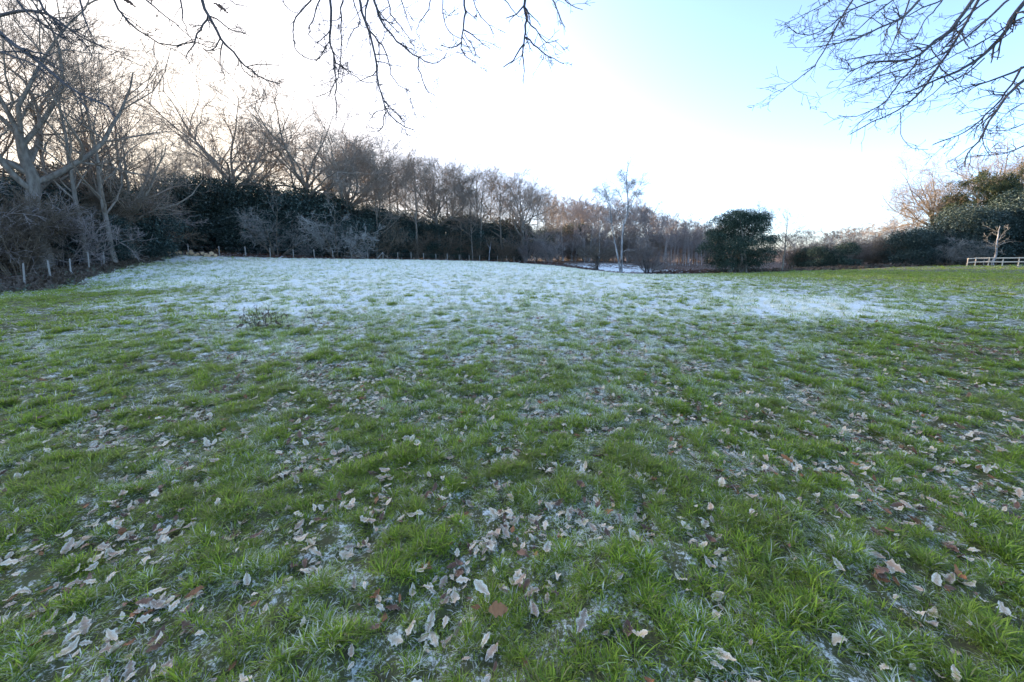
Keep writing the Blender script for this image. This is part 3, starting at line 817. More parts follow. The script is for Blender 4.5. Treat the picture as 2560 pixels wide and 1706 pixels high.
for xp, d, yt, lab in [(2050, 54, 618, "small dark holly in the right hedge nearest the slim tree"), (2105, 53, 608, "rounded dark holly beside a pale trunk in the right hedge"), (2005, 58, 622, "low dark holly close behind the slim tree")]:
    s = hgt(yt, xp, d) / PH['holly_small']; plant("holly_bush", 'holly_small', gp(xp, d), rw.uniform(0, 6.28), s, lab, "shrub", "dark hollies of the right hedge")
# --- right-hand evergreens and oak
for i, (xp, d, yt, wx, lab) in enumerate([(2265, 54, 575, 1.1, "low dark evergreen at the left end of the right-hand block"), (2330, 55, 560, 1.1, "dark evergreen under the leaning right-hand oak"), (2400, 53, 520, 1.0, "dark evergreen behind the end of the rail fence"),
        (2470, 54, 500, 1.0, "dark evergreen behind the small white birch"), (2545, 53, 480, 1.0, "dark evergreen at the right picture edge"), (2640, 54, 480, 1.0, "dark evergreen beyond the right picture edge")]):
    s = hgt(yt, xp, d) / PH['laurel_a']
    plant("evergreen_tree", ('laurel_a', 'laurel_b')[i % 2], gp(xp, d), rw.uniform(0, 6.28), (s * wx * 1.1, s * wx, s), lab, "tree", "dark evergreens behind the rail fence")
for i, (xp, d, yt, lab) in enumerate([(2440, 58, 430, "golden-topped pine left of the tallest one"), (2520, 59, 400, "tallest golden-topped pine above the rail fence"), (2600, 58, 395, "golden-topped pine cut by the right edge"), (2390, 59, 455, "shorter olive pine inside the leaning oak's crown")]):
    s = hgt(yt, xp, d) / PH['pine']
    plant("pine_tree", 'pine', gp(xp, d), rw.uniform(0, 6.28), (s * .95, s * .95, s), lab, "tree", "pines behind the rail fence")
for key, xp, d, yt, lab, tl in [('oak_a', 2335, 64, 380, "wide-spreading oak leaning left before the right-hand evergreens", -.28), ('oak_c', 2455, 66, 335, "pink-lit oak crown behind the pines", 0), ('oak_b', 2590, 66, 310, "pink-lit oak crown at the right edge", 0), ('slim_c', 2280, 62, 500, "bare tree left of the leaning oak", 0)]:
    s = hgt(yt, xp, d) / PH[key]
    plant("oak_tree" if key.startswith('oak') else "bare_tree", key, gp(xp, d), 0.0 if tl else rw.uniform(0, 6.28), s, lab, "tree", "bare trees of the right-hand block", tilt=(0, tl))
for i, (xp, d, s, lab) in enumerate([(2425, 51, .7, "grey bush before the dark evergreens left of the small white birch"), (2535, 51.5, .7, "grey bush overhanging the rail fence at the right edge"), (2370, 51.5, .8, "grey bush low under the leaning oak")]):
    plant("bare_bush", ('thick_b', 'thick_a')[i % 2], gp(xp, d), rw.uniform(0, 6.28), s, lab, "shrub", "bare bushes behind the rail fence")

# --- the holly dome, the slim tree, the dark little tree, the low bush
plant("holly_tree", 'holly_dome', gp(1845, 45), .4, (1.0, 1.0, 1.0), "huge dome-shaped dark holly standing alone at the field edge", "tree")
s = hgt(505, 1900, 50) / PH['slim_b']
plant("bare_tree", 'slim_b', gp(1895, 50), 1., (s * 1.1, s * 1.1, s), "bare treetop poking out above the holly dome", "tree")
proto_tree('field_tree', slender(61, 14, .2, 12, 42, .8, .42, .012), 'oak', 'twig')
s = hgt(518, 1955, 47) / PH['field_tree']
plant("bare_tree", 'field_tree', gp(1953, 47), 2., (s * 1.15, s * 1.15, s), "single slim bare tree just right of the holly dome", "tree")
def small_dark(seed):
    rng = np.random.default_rng(seed)
    P0, R0 = trunk_line(rng, 1.9, .22, 6, .05, (0, 0), .6, 1.3)
    P1, R1 = sprout(rng, P0, R0, 12, .45, 1., 62, 1.2, 7, .14, .06, .5, .25, .1, minr=.02)
    P2, R2 = sprout(rng, P1, R1, 9, .15, 1., 45, .5, 5, .18, .08, .5, .35, .4, minr=.013)
    P3, R3 = sprout(rng, P2, R2, 8, .1, 1., 42, .5, 4, .2, .06, .6, .5, .3, minr=.010)
    P4, R4 = sprout(rng, P3, R3, 3, .1, 1., 42, .55, 3, .2, .06, .6, .5, .3, minr=.009)
    return [(P0, R0, 8)], [(P1, R1, 5), (P2, R2, 3), (P3, R3, 3), (P4, R4, 3)]
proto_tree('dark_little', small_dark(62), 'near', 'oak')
s = hgt(602, 1493, 50) / PH['dark_little']
plant("small_tree", 'dark_little', gp(1492, 50), .7, s, "small round-headed dark tree left of the white birch", "tree")
proto_tree('low_bush', thicket(63, 5, 3, 22, 1.0, .010, .05, .5), 'near', 'brown')
s = hgt(592, 1625, 47) / PH['low_bush']
plant("bare_bush", 'low_bush', gp(1622, 47), .2, (s * 1.0, s, s), "rounded brown many-stemmed bush right of the white birch", "shrub")
plant("bare_bush", 'thick_c', gp(1645, 49), 1.2, .5, "low twiggy bush leaning right beside the rounded brown bush", "shrub")
# --- birch with two white stems, traced
def traced_tree(lines, d, r0s, tw, seed, absr=(.5, 1.3), droop=-.25):
    """lines: list of pixel polylines; returns (P,R) resampled"""
    rng = np.random.default_rng(seed); out = []
    g0 = None
    for ln, r0 in zip(lines, r0s):
        q = np.array([px(a, b, d) for a, b in ln]);
        s = np.concatenate([[0], np.cumsum(np.linalg.norm(np.diff(q, axis=0), axis=1))])
        t = np.linspace(0, s[-1], 12)
        P = np.stack([np.interp(t, s, q[:, k]) for k in range(3)], -1)
        P[:, 1] += np.cumsum(rng.normal(0, .06, 12))
        out.append((P, r0 * (1 - .8 * np.linspace(0, 1, 12))))
    return np.array([o[0] for o in out]), np.array([o[1] for o in out])
bl = [[(1551, 684), (1545, 650), (1537, 610), (1530, 570), (1526, 530), (1522, 500), (1510, 470), (1505, 460)],
      [(1554, 684), (1554, 640), (1554, 600), (1557, 565), (1566, 540), (1570, 525), (1568, 500), (1566, 470), (1565, 440), (1568, 415)],
      [(1526, 535), (1524, 515), (1515, 480), (1508, 455)],
      [(1570, 527), (1580, 505), (1590, 480), (1598, 450)],
      [(1568, 520), (1556, 505), (1548, 480), (1535, 460)],
      [(1567, 485), (1575, 465), (1590, 455)], [(1566, 460), (1558, 445), (1550, 437)],
      [(1526, 520), (1512, 495), (1495, 480)], [(1569, 512), (1588, 495), (1601, 478)],
      [(1537, 610), (1532, 605), (1522, 602)], [(1553, 634), (1566, 625), (1588, 626)]]
P0, R0 = traced_tree(bl, 45, [.115, .14, .04, .04, .04, .035, .035, .035, .035, .03, .03], None, 5)
base_ = gp(1552, 45); P0 = P0 - base_
rb = np.random.default_rng(8)
P1, R1 = sprout(rb, P0[2:9], R0[2:9], 9, .25, 1., 40, .42, 5, .14, .10, .5, .4, .3, minr=.014)
Pa, Ra = sprout(rb, P0[:2], R0[:2], 9, .55, 1., 40, .14, 5, .14, .10, .4, .4, .3, minr=.014)
P1 = np.concatenate([P1, Pa]); R1 = np.concatenate([R1, Ra])
P2, R2 = sprout(rb, P1, R1, 9, .2, 1., 40, .55, 4, .15, -.08, .6, .5, .2, minr=.010, lenmin=.35)
P3, R3 = sprout(rb, P2, R2, 3.5, .2, 1., 35, .7, 4, .12, -.25, .7, .6, .2, minr=.009, lenmin=.4)
PROTO['birch'] = [("trunk", mesh_np("birch_trunk", *tubes([(P0[:1], R0[:1], 7)]), mat=M['birch'])), ("trunk", mesh_np("birch_trunk", *tubes([(P0[1:2], R0[1:2], 7)]), mat=M['birch'])),
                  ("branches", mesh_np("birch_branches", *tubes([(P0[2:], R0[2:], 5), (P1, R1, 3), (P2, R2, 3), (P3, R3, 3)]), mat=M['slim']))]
plant("birch_tree", 'birch', base_, 0, 1, "tall white birch with two slender stems at the field edge", "tree")
# little white birch before the right-hand evergreens
bl = [[(2483, 664), (2488, 645), (2493, 625), (2497, 610), (2504, 590), (2508, 565)], [(2495, 618), (2486, 612), (2476, 605), (2470, 590)], [(2497, 612), (2508, 606), (2514, 600)], [(2492, 630), (2502, 630), (2512, 632)], [(2493, 626), (2478, 618), (2460, 615)], [(2500, 600), (2512, 585), (2520, 570)]]
P0, R0 = traced_tree(bl, 45, [.13, .06, .05, .04, .04, .04], None, 6)
base_ = gp(2483, 45); P0 = P0 - base_ + np.array([0, 0, 0.])
P1, R1 = sprout(rb, P0, R0, 7, .3, 1., 45, .35, 5, .15, .05, .5, .4, .3, minr=.013)
P2, R2 = sprout(rb, P1, R1, 5, .2, 1., 45, .5, 4, .15, .0, .6, .5, .2, minr=.010)
PROTO['birch_little'] = [("trunk", mesh_np("little_birch_trunk", *tubes([(P0[:1], R0[:1], 7)]), mat=M['birch'])),
                         ("branches", mesh_np("little_birch_branches", *tubes([(P0[1:], R0[1:], 5), (P1, R1, 3), (P2, R2, 3)]), mat=M['pale']))]
plant("birch_tree", 'birch_little', base_, 0, 1, "small white birch in front of the dark evergreens by the rail fence", "tree")
# pale dead snag by the back fence
bl = [[(1222, 652), (1223, 635), (1226, 618), (1228, 605)], [(1225, 622), (1219, 612), (1215, 600)]]
P0, R0 = traced_tree(bl, 70.5, [.16, .07], None, 7); base_ = gp(1222, 70.5); P0 = P0 - base_
PROTO['snag'] = [("trunk", mesh_np("snag", *tubes([(P0, R0, 7)]), mat=M['birch']))]
plant("dead_tree", 'snag', base_, 0, 1, "short pale dead snag behind the back fence", "tree")
# standing trunks seen before the belt
for xp, d, yt, rz, lab in [(943, 60, 430, 0, "bare tree with pale trunk rising beside the braced strainer"), (1180, 70.5, 470, 2, "bare tree with a thick grey trunk in the middle of the back fence")]:
    s = hgt(yt, xp, d) / PH['slim_c']; plant("bare_tree", 'slim_c', gp(xp, d), rz, s, lab, "tree", "trunks before the evergreen belt")

# ------------------------------------------------------------------ fences
def wood_mat(name, a, b, sc=14.):
    m, nt, bs = new_mat(name, .85, .2)
    mp = nd(nt, "ShaderNodeMapping"); mp.inputs["Scale"].default_value = (6, 6, .5)
    nt.links.new(obj_pos(nt), mp.inputs[0])
    f = noise_(nt, sc, 4, mp.outputs[0])
    nt.links.new(ramp_(nt, f, [(.3, a), (.7, b)]), bs.inputs["Base Color"])
    bp = nd(nt, "ShaderNodeBump"); bp.inputs["Strength"].default_value = .5; bp.inputs["Distance"].default_value = .01
    nt.links.new(f, bp.inputs["Height"]); nt.links.new(bp.outputs[0], bs.inputs["Normal"])
    return m
M['post'] = wood_mat("weathered_post", (.19, .17, .14), (.35, .32, .27))
M['rail'] = wood_mat("pale_new_timber", (.46, .37, .26), (.68, .57, .43))
M['wire'], _nt, _b = new_mat("galvanised_wire", .4, .5); _b.inputs["Base Color"].default_value = (.35, .35, .36, 1); _b.inputs["Metallic"].default_value = .7

def post_mesh(name, h, w, k=7, point=True, mat=None):
    z = [-.4, 0, h * .5, h - .03, h]; r = [w * .5, w * .5, w * .5, w * .48, w * .30 if point else w * .46]
    P = np.zeros((1, 5, 3)); P[0, :, 2] = z
    V, Q = tubes([(P, np.array([r]), k)])
    cap = [list(range(4 * k, 5 * k))]
    me = bpy.data.meshes.new(name)
    me.from_pydata([tuple(v) for v in V], [], [tuple(q) for q in Q] + [tuple(cap[0])])
    me.materials.append(mat or M['post']); return me

def bar(name, a, b, w, h, mat, parent, bev=.006):
    """squared timber from a to b (world points), child of parent at its own place"""
    a = np.array(a, float); b = np.array(b, float); L = np.linalg.norm(b - a); d = (b - a) / L
    y = unit(np.cross(np.array([0, 0, 1.]), d)[None])[0]; z = np.cross(d, y)
    prof = [(-w / 2 + bev, -h / 2), (w / 2 - bev, -h / 2), (w / 2, -h / 2 + bev), (w / 2, h / 2 - bev), (w / 2 - bev, h / 2), (-w / 2 + bev, h / 2), (-w / 2, h / 2 - bev), (-w / 2, -h / 2 + bev)]
    V = [tuple(y * p + z * q) for p, q in prof] + [tuple(d * L + y * p + z * q) for p, q in prof]
    F = [(i, (i + 1) % 8, (i + 1) % 8 + 8, i + 8) for i in range(8)] + [tuple(range(7, -1, -1)), tuple(range(8, 16))]
    me = bpy.data.meshes.new(name); me.from_pydata(V, [], F); me.materials.append(mat)
    o = obj(name, me, parent); o.location = Vector(a) - Vector(parent.location)
    return o

def wires(parent, pts, hts):
    for hh in hts:
        P = np.array([p + np.array([0, 0, hh]) for p in pts])
        Q = [P[0]]
        for i in range(1, len(P)):
            Q.append((P[i - 1] + P[i]) / 2 - np.array([0, 0, .03])); Q.append(P[i])
        Q = np.array(Q) - np.array(parent.location)
        V, F = tubes([(Q[None], np.full((1, len(Q)), .003), 3)])
        obj("wire", mesh_np("wire", V, F, mat=M['wire']), parent)

def fence_empty(name, loc, label):
    e = bpy.data.objects.new(name, None); COL.objects.link(e); e.location = [float(c) for c in loc]
    return tag(e, label, "fence")

pm = [post_mesh("fence_post", 1.3, .13), post_mesh("fence_post", 1.25, .12, 6), post_mesh("fence_post", 1.22, .115, 6)]
pl = [post_mesh('fence_post', 1.3, .095), post_mesh('fence_post', 1.2, .085, 6), post_mesh('fence_post', 1.38, .08, 6)]
rf = np.random.default_rng(17)
LP = [(-90, 15.5), (-10, 18.3), (63, 21), (128, 23.2), (178, 25.1), (224, 27.2), (261, 29.3), (292, 31.6), (317, 34), (340, 36.8), (357, 38.8)]
corner = gp(392, 42.5)
f1 = fence_empty("wire_fence", gp(63, 21), "post and wire stock fence running back along the left hedge")
pts = []
for i, (xp, d) in enumerate(LP):
    g_ = gp(xp, d); pts.append(g_)
    o = obj("post", pl[i % 3], f1, Vector(g_) - f1.location, (rf.normal(0, .04), rf.normal(0, .07), rf.uniform(0, 6)))
    if i == 4: o["label"] = "post with a crooked prop at its foot"
pts.append(corner)
wires(f1, pts, (.25, .5, .75, 1.0, 1.15))
g_ = gp(178, 25.1)
bar("prop", g_ + np.array([.35, -.15, .0]), g_ + np.array([.03, -.02, .45]), .07, .07, M['post'], f1)
f2 = fence_empty("wire_fence", corner, "post and wire fence along the foot of the back wood")
obj("corner_post", post_mesh("corner_post", 1.5, .17, 8, False), f2, (0, 0, 0))
bar("brace", corner + np.array([0.08, 0, 1.15]), gp(412, 43.4) + np.array([0, 0, .55]), .08, .08, M['post'], f2)
bar("brace", corner + np.array([-.05, -.05, 1.0]), gp(386, 41.3) + np.array([0, 0, .0]), .08, .08, M['post'], f2)
BP = [(472, 44.2), (549, 46.3), (615, 48), (676, 49.6), (734, 51.1), (786, 52.6), (833, 54.1), (879, 55.6), (920, 57.2), (958, 58.8), (995, 60.3), (1028, 61.8), (1059, 63.3), (1090, 64.8), (1119, 66.3), (1148, 67.8), (1173, 69.2), (1199, 70.6), (1222, 71.9), (1244, 73.1), (1266, 74.2), (1285, 75), (1336, 73), (1360, 70)]
pts = [corner]
for i, (xp, d) in enumerate(BP):
    g_ = gp(xp, d - .9); pts.append(g_)
    obj("post", pm[(i + 1) % 3], f2, Vector(g_) - f2.location, (rf.normal(0, .02), rf.normal(0, .025), rf.uniform(0, 6)))
    if xp == 958:
        bar("brace", g_ + np.array([-.05, 0, 1.15]), gp(941, 57.3) + np.array([0, 0, .05]), .10, .10, M['post'], f2)
        bar("brace", g_ + np.array([.05, 0, 1.0]), gp(976, 58.7) + np.array([0, 0, .05]), .10, .10, M['oak'], f2)
wires(f2, pts, (.25, .5, .75, 1.0, 1.12))
# rail fence at the right
rp = [(2417, 46.5), (2437, 46.1), (2470, 45.3), (2505, 44.6), (2545, 43.9), (2590, 43.2), (2640, 42.5)]
f3 = fence_empty("rail_fence", gp(2417, 46.5), "pale two-rail timber paddock fence at the right edge")
pts = [gp(a, b) for a, b in rp]
rm = post_mesh("rail_post", 1.02, .11, 4, False, M['rail'])
for p in pts:
    obj("post", rm, f3, Vector(p) - f3.location, (0, 0, rf.uniform(.6, .9)))
for i in range(len(pts) - 1):
    if (i % 2 and i != 1): continue
for i in range(len(pts) - 1):
    for hz in (.94, .48):
        off = np.array([.0, -.085, hz])
        bar("rail", pts[i] + off + np.array([-.03 if i == 0 else 0.004, 0, 0]), pts[i + 1] + off, .045, .13, M['rail'], f3)
pb = [gp(a, b) for a, b in [(2417, 46.5), (2458, 50.5), (2490, 52.5), (2520, 54.5)]]
f4 = fence_empty("rail_fence", pb[1], "far return of the two-rail paddock fence seen behind its rails")
for p in pb[1:]:
    obj("post", rm, f4, Vector(p) - f4.location, (0, 0, rf.uniform(.6, .9)))
for i in range(len(pb) - 1):
    for hz in (.94, .48):
        st = pb[i] + (np.array([.1, .12, 0]) if i == 0 else np.zeros(3))
        bar("rail", st + np.array([0.085, 0, hz]), pb[i + 1] + np.array([.085, 0, hz]), .045, .11, M['rail'], f4)

# ------------------------------------------------------------------ cut logs by the corner
M['logend'], _nt, _b = new_mat("sawn_log_end", .8, .2)
_p = nd(_nt, "ShaderNodeTexWave", wave_type='RINGS', rings_direction='X'); _p.inputs["Scale"].default_value = 14; _p.inputs["Distortion"].default_value = 2
_nt.links.new(obj_pos(_nt), _p.inputs["Vector"])
_nt.links.new(ramp_(_nt, _p.outputs["Fac"], [(.0, (.34, .22, .12)), (1., (.56, .40, .23))]), _b.inputs["Base Color"])
rl = np.random.default_rng(23)
log_side = ["at the left end of the log heap by the corner post", "at the right end of the log heap", "in the middle of the log heap under the evergreens", "on the near side of the log heap"]
def log_obj(xp, d, zoff, L, r, yaw, label):
    n = 5; P = np.zeros((1, n, 3)); P[0, :, 0] = np.linspace(-L / 2, L / 2, n); P[0, 1:-1, 1:] += rl.normal(0, .015, (n - 2, 2))
    V, Q = tubes([(P, np.array([r * rl.uniform(.92, 1.06, n)]), 10)])
    e = bpy.data.objects.new("cut_log", None); COL.objects.link(e)
    g_ = gp(xp, d); e.location = [g_[0], g_[1], g_[2] + zoff + r * .9]; e.rotation_euler = (0, rl.normal(0, .06), yaw)
    obj("bark", mesh_np("log_bark", V, Q, mat=M['oak']), e)
    for s_, sl in ((-1, slice(0, 10)), (1, slice(40, 50))):
        ring = V[sl]; c = ring.mean(0); Vr = np.vstack([ring + np.array([.004 * s_, 0, 0]), c + np.array([.012 * s_, 0, 0])])
        T = [(i, (i + 1) % 10, 10) if s_ > 0 else ((i + 1) % 10, i, 10) for i in range(10)]
        obj("cut_end", mesh_np("log_end", Vr, None, np.array(T), smooth=False, mat=M['logend']), e)
    tag(e, label, "log", "cut logs heaped by the fence corner")
LG = [(425, 44, 0, .9, .20, .9, 0), (438, 44.1, .1, .8, .17, 1.3, 0), (452, 44.2, 0, .9, .18, 1.0, 0), (468, 44.3, 0, .7, .16, 1.5, 2), (482, 44.3, .05, .9, .20, .7, 2), (494, 44.4, .0, .8, .18, 1.2, 2), (478, 44.6, .28, .9, .17, 1.1, 2),
      (505, 44.4, .15, .9, .20, 1.4, 2), (516, 44.5, 0, 1., .22, 1.0, 1), (528, 44.6, .12, .9, .22, 1.3, 1), (524, 44.2, 0, .8, .17, .8, 1), (538, 44.7, 0, .8, .18, 1.2, 1), (490, 43.7, 0, .8, .15, .9, 3), (512, 43.8, 0, .7, .14, 1.3, 3), (444, 43.7, 0, .7, .14, 1.1, 3)]
for xp, d, z, L, r, yaw, q in LG:
    log_obj(xp, d - 1.0, z, L, r, 2.3 + .5 * (yaw - 1.1), "sawn pale-ended log " + log_side[q])

# ------------------------------------------------------------------ bracken, brambles and leaf litter below the woods
def frond_mesh(rng, n, L, mat, name, upr=.5):
    """spray of n dead fronds: midrib with paired leaflets"""
    V = []; T = []; rn = []
    for k in range(n):
        az = rng.uniform(0, 2 * pi); ln = L * rng.uniform(.6, 1.1); el = rng.uniform(.2, 1.1) * upr + .15
        d = np.array([np.cos(az) * np.cos(el), np.sin(az) * np.cos(el), np.sin(el)]); s = np.array([-np.sin(az), np.cos(az), 0])
        p = np.array([rng.normal(0, .08), rng.normal(0, .08), 0]); rr = rng.random()
        for j in range(5):
            d = unit((d - np.array([0, 0, .16]))[None])[0]; q = p + d * ln / 5
            w = .22 * ln * (1 - j / 5.5)
            for sg in (-1, 1):
                b = len(V); V += [p, q, p + d * ln * .12 + s * sg * w + np.array([0, 0, rng.normal(-.03, .03)])]; T.append((b, b + 1, b + 2)); rn += [rr] * 3
            p = q
    return mesh_np(name, np.array(V), None, np.array(T), smooth=False, mat=mat, attrs=dict(rnd=np.array(rn)))
rk = np.random.default_rng(29)
br_src = [frond_mesh(rk, 7, .55, M['bracken'], "bracken_frond") for _ in range(3)]
bb_src = [frond_mesh(rk, 8, .5, M['bramble'], "bramble_spray", .9) for _ in range(3)]
def strip(name, src, pixels, n, wid, smin, smax, label, cat, sink=.02):
    """scatter along a ground polyline given as (column, distance) stations"""
    Q = np.array([gp(a, b) for a, b in pixels]); s = np.concatenate([[0], np.cumsum(np.linalg.norm(np.diff(Q[:, :2], axis=0), axis=1))])
    t = rk.uniform(0, s[-1], n); x = np.interp(t, s, Q[:, 0]) + rk.normal(0, wid, n); y = np.interp(t, s, Q[:, 1]) + rk.normal(0, wid, n)
    keep = vnoise(x * .8, y * .8, 61) > .3; x, y = x[keep], y[keep]; n = len(x)
    sc = rk.uniform(smin, smax, n)
    o = scatter(name, src, np.stack([x, y, H(x, y) - sink], -1), np.stack([rk.normal(0, .2, n), rk.normal(0, .2, n), rk.uniform(0, 6.28, n)], -1), np.stack([sc] * 3, -1), rk.integers(0, len(src), n).astype(np.int32), {})
    return tag(o, label, cat, kind="stuff")
strip("bramble", bb_src, [(-60, 18), (63, 21.5), (178, 26), (261, 30.5), (317, 35.5), (357, 40)], 2600, .9, .6, 1.4, "tangled brown brambles along the foot of the left fence", "brambles")
strip("bracken", br_src, [(560, 47.5), (734, 52), (879, 56.5), (995, 61), (1119, 67), (1222, 73), (1320, 75), (1390, 68)], 5200, 1.0, .8, 1.7, "dead rust-brown bracken along the back fence", "bracken")
strip("bracken", br_src, [(1380, 66), (1440, 57), (1490, 49), (1550, 46.3), (1600, 46.8)], 1900, 1.0, .6, 1.3, "dead bracken fringing the dip round the birch", "bracken")
strip("bracken", br_src, [(1650, 46.8), (1690, 47), (1730, 47.2), (1770, 47.8)], 1500, .7, 1.0, 1.9, "thick rust-red bracken bank left of the holly dome", "bracken")
strip("bramble", bb_src, [(1770, 47), (1900, 48), (2000, 50.5), (2120, 51.5), (2230, 51)], 2600, .9, .7, 1.5, "rough dead grass and brambles below the right hedge", "brambles")
strip("bracken", br_src, [(1380, 72), (1450, 70), (1520, 68), (1560, 66), (1640, 64), (1700, 60)], 900, 3.2, .5, 1.0, "scattered dead bracken on the frosted dip", "bracken")

# ------------------------------------------------------------------ fallen oak leaves
def leaf_mesh(rng, name, mat, L=.105):
    n = 15; s = np.linspace(0, 1, n); amp = rng.uniform(.03, .27); wf = rng.uniform(.75, 1.15)
    w = .30 * wf * np.sin(pi * np.clip(s, .02, .985) ** .75) ** .8 * (.82 + amp * np.cos(2 * pi * 3.2 * s + rng.uniform(-.5, .5))) + .008
    w2 = .30 * wf * np.sin(pi * np.clip(s, .02, .985) ** .75) ** .8 * (.82 + amp * np.cos(2 * pi * 3.2 * s + rng.uniform(-.5, .5))) + .008
    cl = rng.uniform(-.9, 1.3); fold = rng.uniform(-.25, .6); tw = rng.normal(0, .5)
    x = s - .5; zc = cl * (x ** 2) * .9 + .05 * np.sin(5 * s + rng.uniform(0, 6))
    V = []
    for i in range(n):
        a = tw * x[i]; wob = rng.normal(0, .045, 2)
        for sg, ww, wb in ((-1, w[i], wob[0]), (0, 0, 0), (1, w2[i], wob[1])):
            yy = sg * ww; zz = abs(sg) * ww * fold * (1 + .3 * np.sin(9 * s[i])) + wb
            V.append((x[i] + .25 * abs(sg) * ww * .3, yy * np.cos(a) - zz * np.sin(a), zc[i] + yy * np.sin(a) + zz * np.cos(a)))
    b0 = len(V)
    V += [(-.5, -.012, zc[0]), (-.5, .012, zc[0]), (-.72, .0, zc[0] + .05)]
    V = np.array(V) * L
    Q = []
    for i in range(n - 1):
        a = i * 3; Q += [(a, a + 1, a + 4, a + 3), (a + 1, a + 2, a + 5, a + 4)]
    edge = np.concatenate([np.tile([1., 0., 1.], n), [0, 0, 0]])
    return mesh_np(name, V, np.array(Q), np.array([(b0, b0 + 1, b0 + 2)]), mat=mat, attrs=dict(edge=edge))
def dead_leaf_mat(name, a, b, fr):
    m, nt, bs = new_mat(name, .7, .3)
    p = obj_pos(nt); n1 = noise_(nt, 60, 3, p); n2 = noise_(nt, 220, 2, p)
    e = nd(nt, "ShaderNodeAttribute", attribute_name="edge").outputs["Fac"]
    rnd = nd(nt, "ShaderNodeObjectInfo").outputs["Random"]
    c = mix_(nt, n1, a, b)
    hs = nd(nt, "ShaderNodeHueSaturation"); nt.links.new(c, hs.inputs["Color"]); nt.links.new(math_(nt, 'ADD', math_(nt, 'MULTIPLY', rnd, .6), .7), hs.inputs["Value"])
    f = math_(nt, 'ADD', math_(nt, 'MULTIPLY', e, .35), math_(nt, 'ADD', math_(nt, 'MULTIPLY', n2, .9), fr - .75))
    f = math_(nt, 'MULTIPLY', f, 2.2, True)
    c = mix_(nt, math_(nt, 'MULTIPLY', f, .9), hs.outputs[0], (.94, .87, .66))
    nt.links.new(c, bs.inputs["Base Color"])
    return m
LM = dict(frosted=dead_leaf_mat("frosted_leaf", (.40, .255, .13), (.66, .48, .30), .27), tan=dead_leaf_mat("tan_leaf", (.28, .17, .10), (.44, .30, .19), .18),
          brown=dead_leaf_mat("brown_leaf", (.09, .045, .025), (.20, .10, .055), .02), russet=dead_leaf_mat("russet_leaf", (.20, .075, .025), (.34, .15, .06), -.1))
rv = np.random.default_rng(41)
leaf_me = {k: [leaf_mesh(rv, "oak_leaf_" + k, m_) for _ in range(10)] for k, m_ in LM.items()}
def leaf_density(x, y):
    r = np.hypot(x, y)
    t = tuss(x, y)
    d = 270 * np.exp(-(r / 6.5) ** 2) + 16 * np.exp(-((x - 5.5) ** 2 / 9 + (y - 5.0) ** 2 / 12)) + 16 * np.exp(-((x + 4.6) ** 2 / 4 + (y - 4.2) ** 2 / 5)) + 30 * np.exp(-(r / 13) ** 2)
    return d * (1.55 - 1.5 * sstep(.30, .56, t)) * (.45 + 1.3 * sstep(.35, .65, fbm(x * .7, y * .7, 91, 2)))
x, y = wedge(rv, 90000, 1.0, 17, rad(60))
# sampling density of the wedge, per m2
rho = 90000 / (rad(60) * (17 ** 2 - 1))
keep = rv.random(len(x)) < leaf_density(x, y) / rho
x, y = x[keep], y[keep]
# a drift of leaves heaped at the right, and one at the left
for cx, cy, sx, sy, n in ((7.1, 5.6, .55, .35, 240), (-3.6, 3.3, .45, .3, 60), (-5.0, 5.6, .5, .3, 50), (2.6, 2.2, .5, .4, 70)):
    x = np.concatenate([x, rv.normal(cx, sx, n)]); y = np.concatenate([y, rv.normal(cy, sy, n)])
heap = (np.hypot((x - 7.1) / .9, (y - 5.6) / .6) < 1)
kinds = np.array(['frosted', 'tan', 'brown', 'russet'])
kk = np.where(heap, rv.choice(4, len(x), p=[.15, .2, .5, .15]), rv.choice(4, len(x), p=[.50, .26, .18, .06]))
z = H(x, y) + .006 + .028 * rv.random(len(x)) + np.where(heap, .10 * np.exp(-((x - 7.1) ** 2 + (y - 5.6) ** 2) * 2), 0)
rot = np.stack([rv.normal(0, .28, len(x)), rv.normal(0, .28, len(x)), rv.uniform(0, 6.28, len(x))], -1)
scl = .26 + .56 * rv.random(len(x)) ** 1.4
depth = y * cos(PITCH) + (EYE - z) * sin(PITCH)
u_ = x / depth; v_ = (y * sin(PITCH) + (z - EYE) * cos(PITCH)) / depth
inframe = (np.abs(u_ * FPX) < 1275) & ((PPY - v_ * FPX) < 1700) & (np.abs(y) > .5)
order = np.argsort(np.where(inframe, np.hypot(x, y) / scl, 1e9))
single = order[:296]; rest = np.setdiff1d(np.arange(len(x)), single)
rest = rest[rv.random(len(rest)) < 1.0]
where_l = {0: "pale frost-whitened oak leaf", 1: "tan oak leaf", 2: "dark brown oak leaf", 3: "rust-red oak leaf"}
for i in single:
    k = int(kk[i])
    xp = 1280 + u_[i] * FPX; yp = PPY - v_[i] * FPX
    side = ("far left", "centre left", "middle", "centre right", "far right")[int(np.clip(xp // 512, 0, 4))]
    row = "bottom edge" if yp > 1560 else ("foreground" if yp > 1400 else ("near turf" if yp > 1250 else "turf farther up"))
    o = obj("oak_leaf", leaf_me[kinds[k]][rv.integers(0, 10)], None, (x[i], y[i], z[i]), rot[i], scl[i])
    lab = "%s lying in the grass, %s, %s" % (where_l[k], row, side)
    tag(o, lab, "leaf", lab.replace("oak leaf lying", "oak leaves lying"))
src = [me for k in kinds for me in leaf_me[k]]
lit = scatter("leaf_litter", src, np.stack([x, y, z], -1)[rest], rot[rest], np.stack([scl] * 3, -1)[rest], (kk[rest] * 10 + rv.integers(0, 10, len(rest))).astype(np.int32), {})
tag(lit, "thin scatter of fallen oak leaves across the turf farther out", "leaves", kind="stuff")
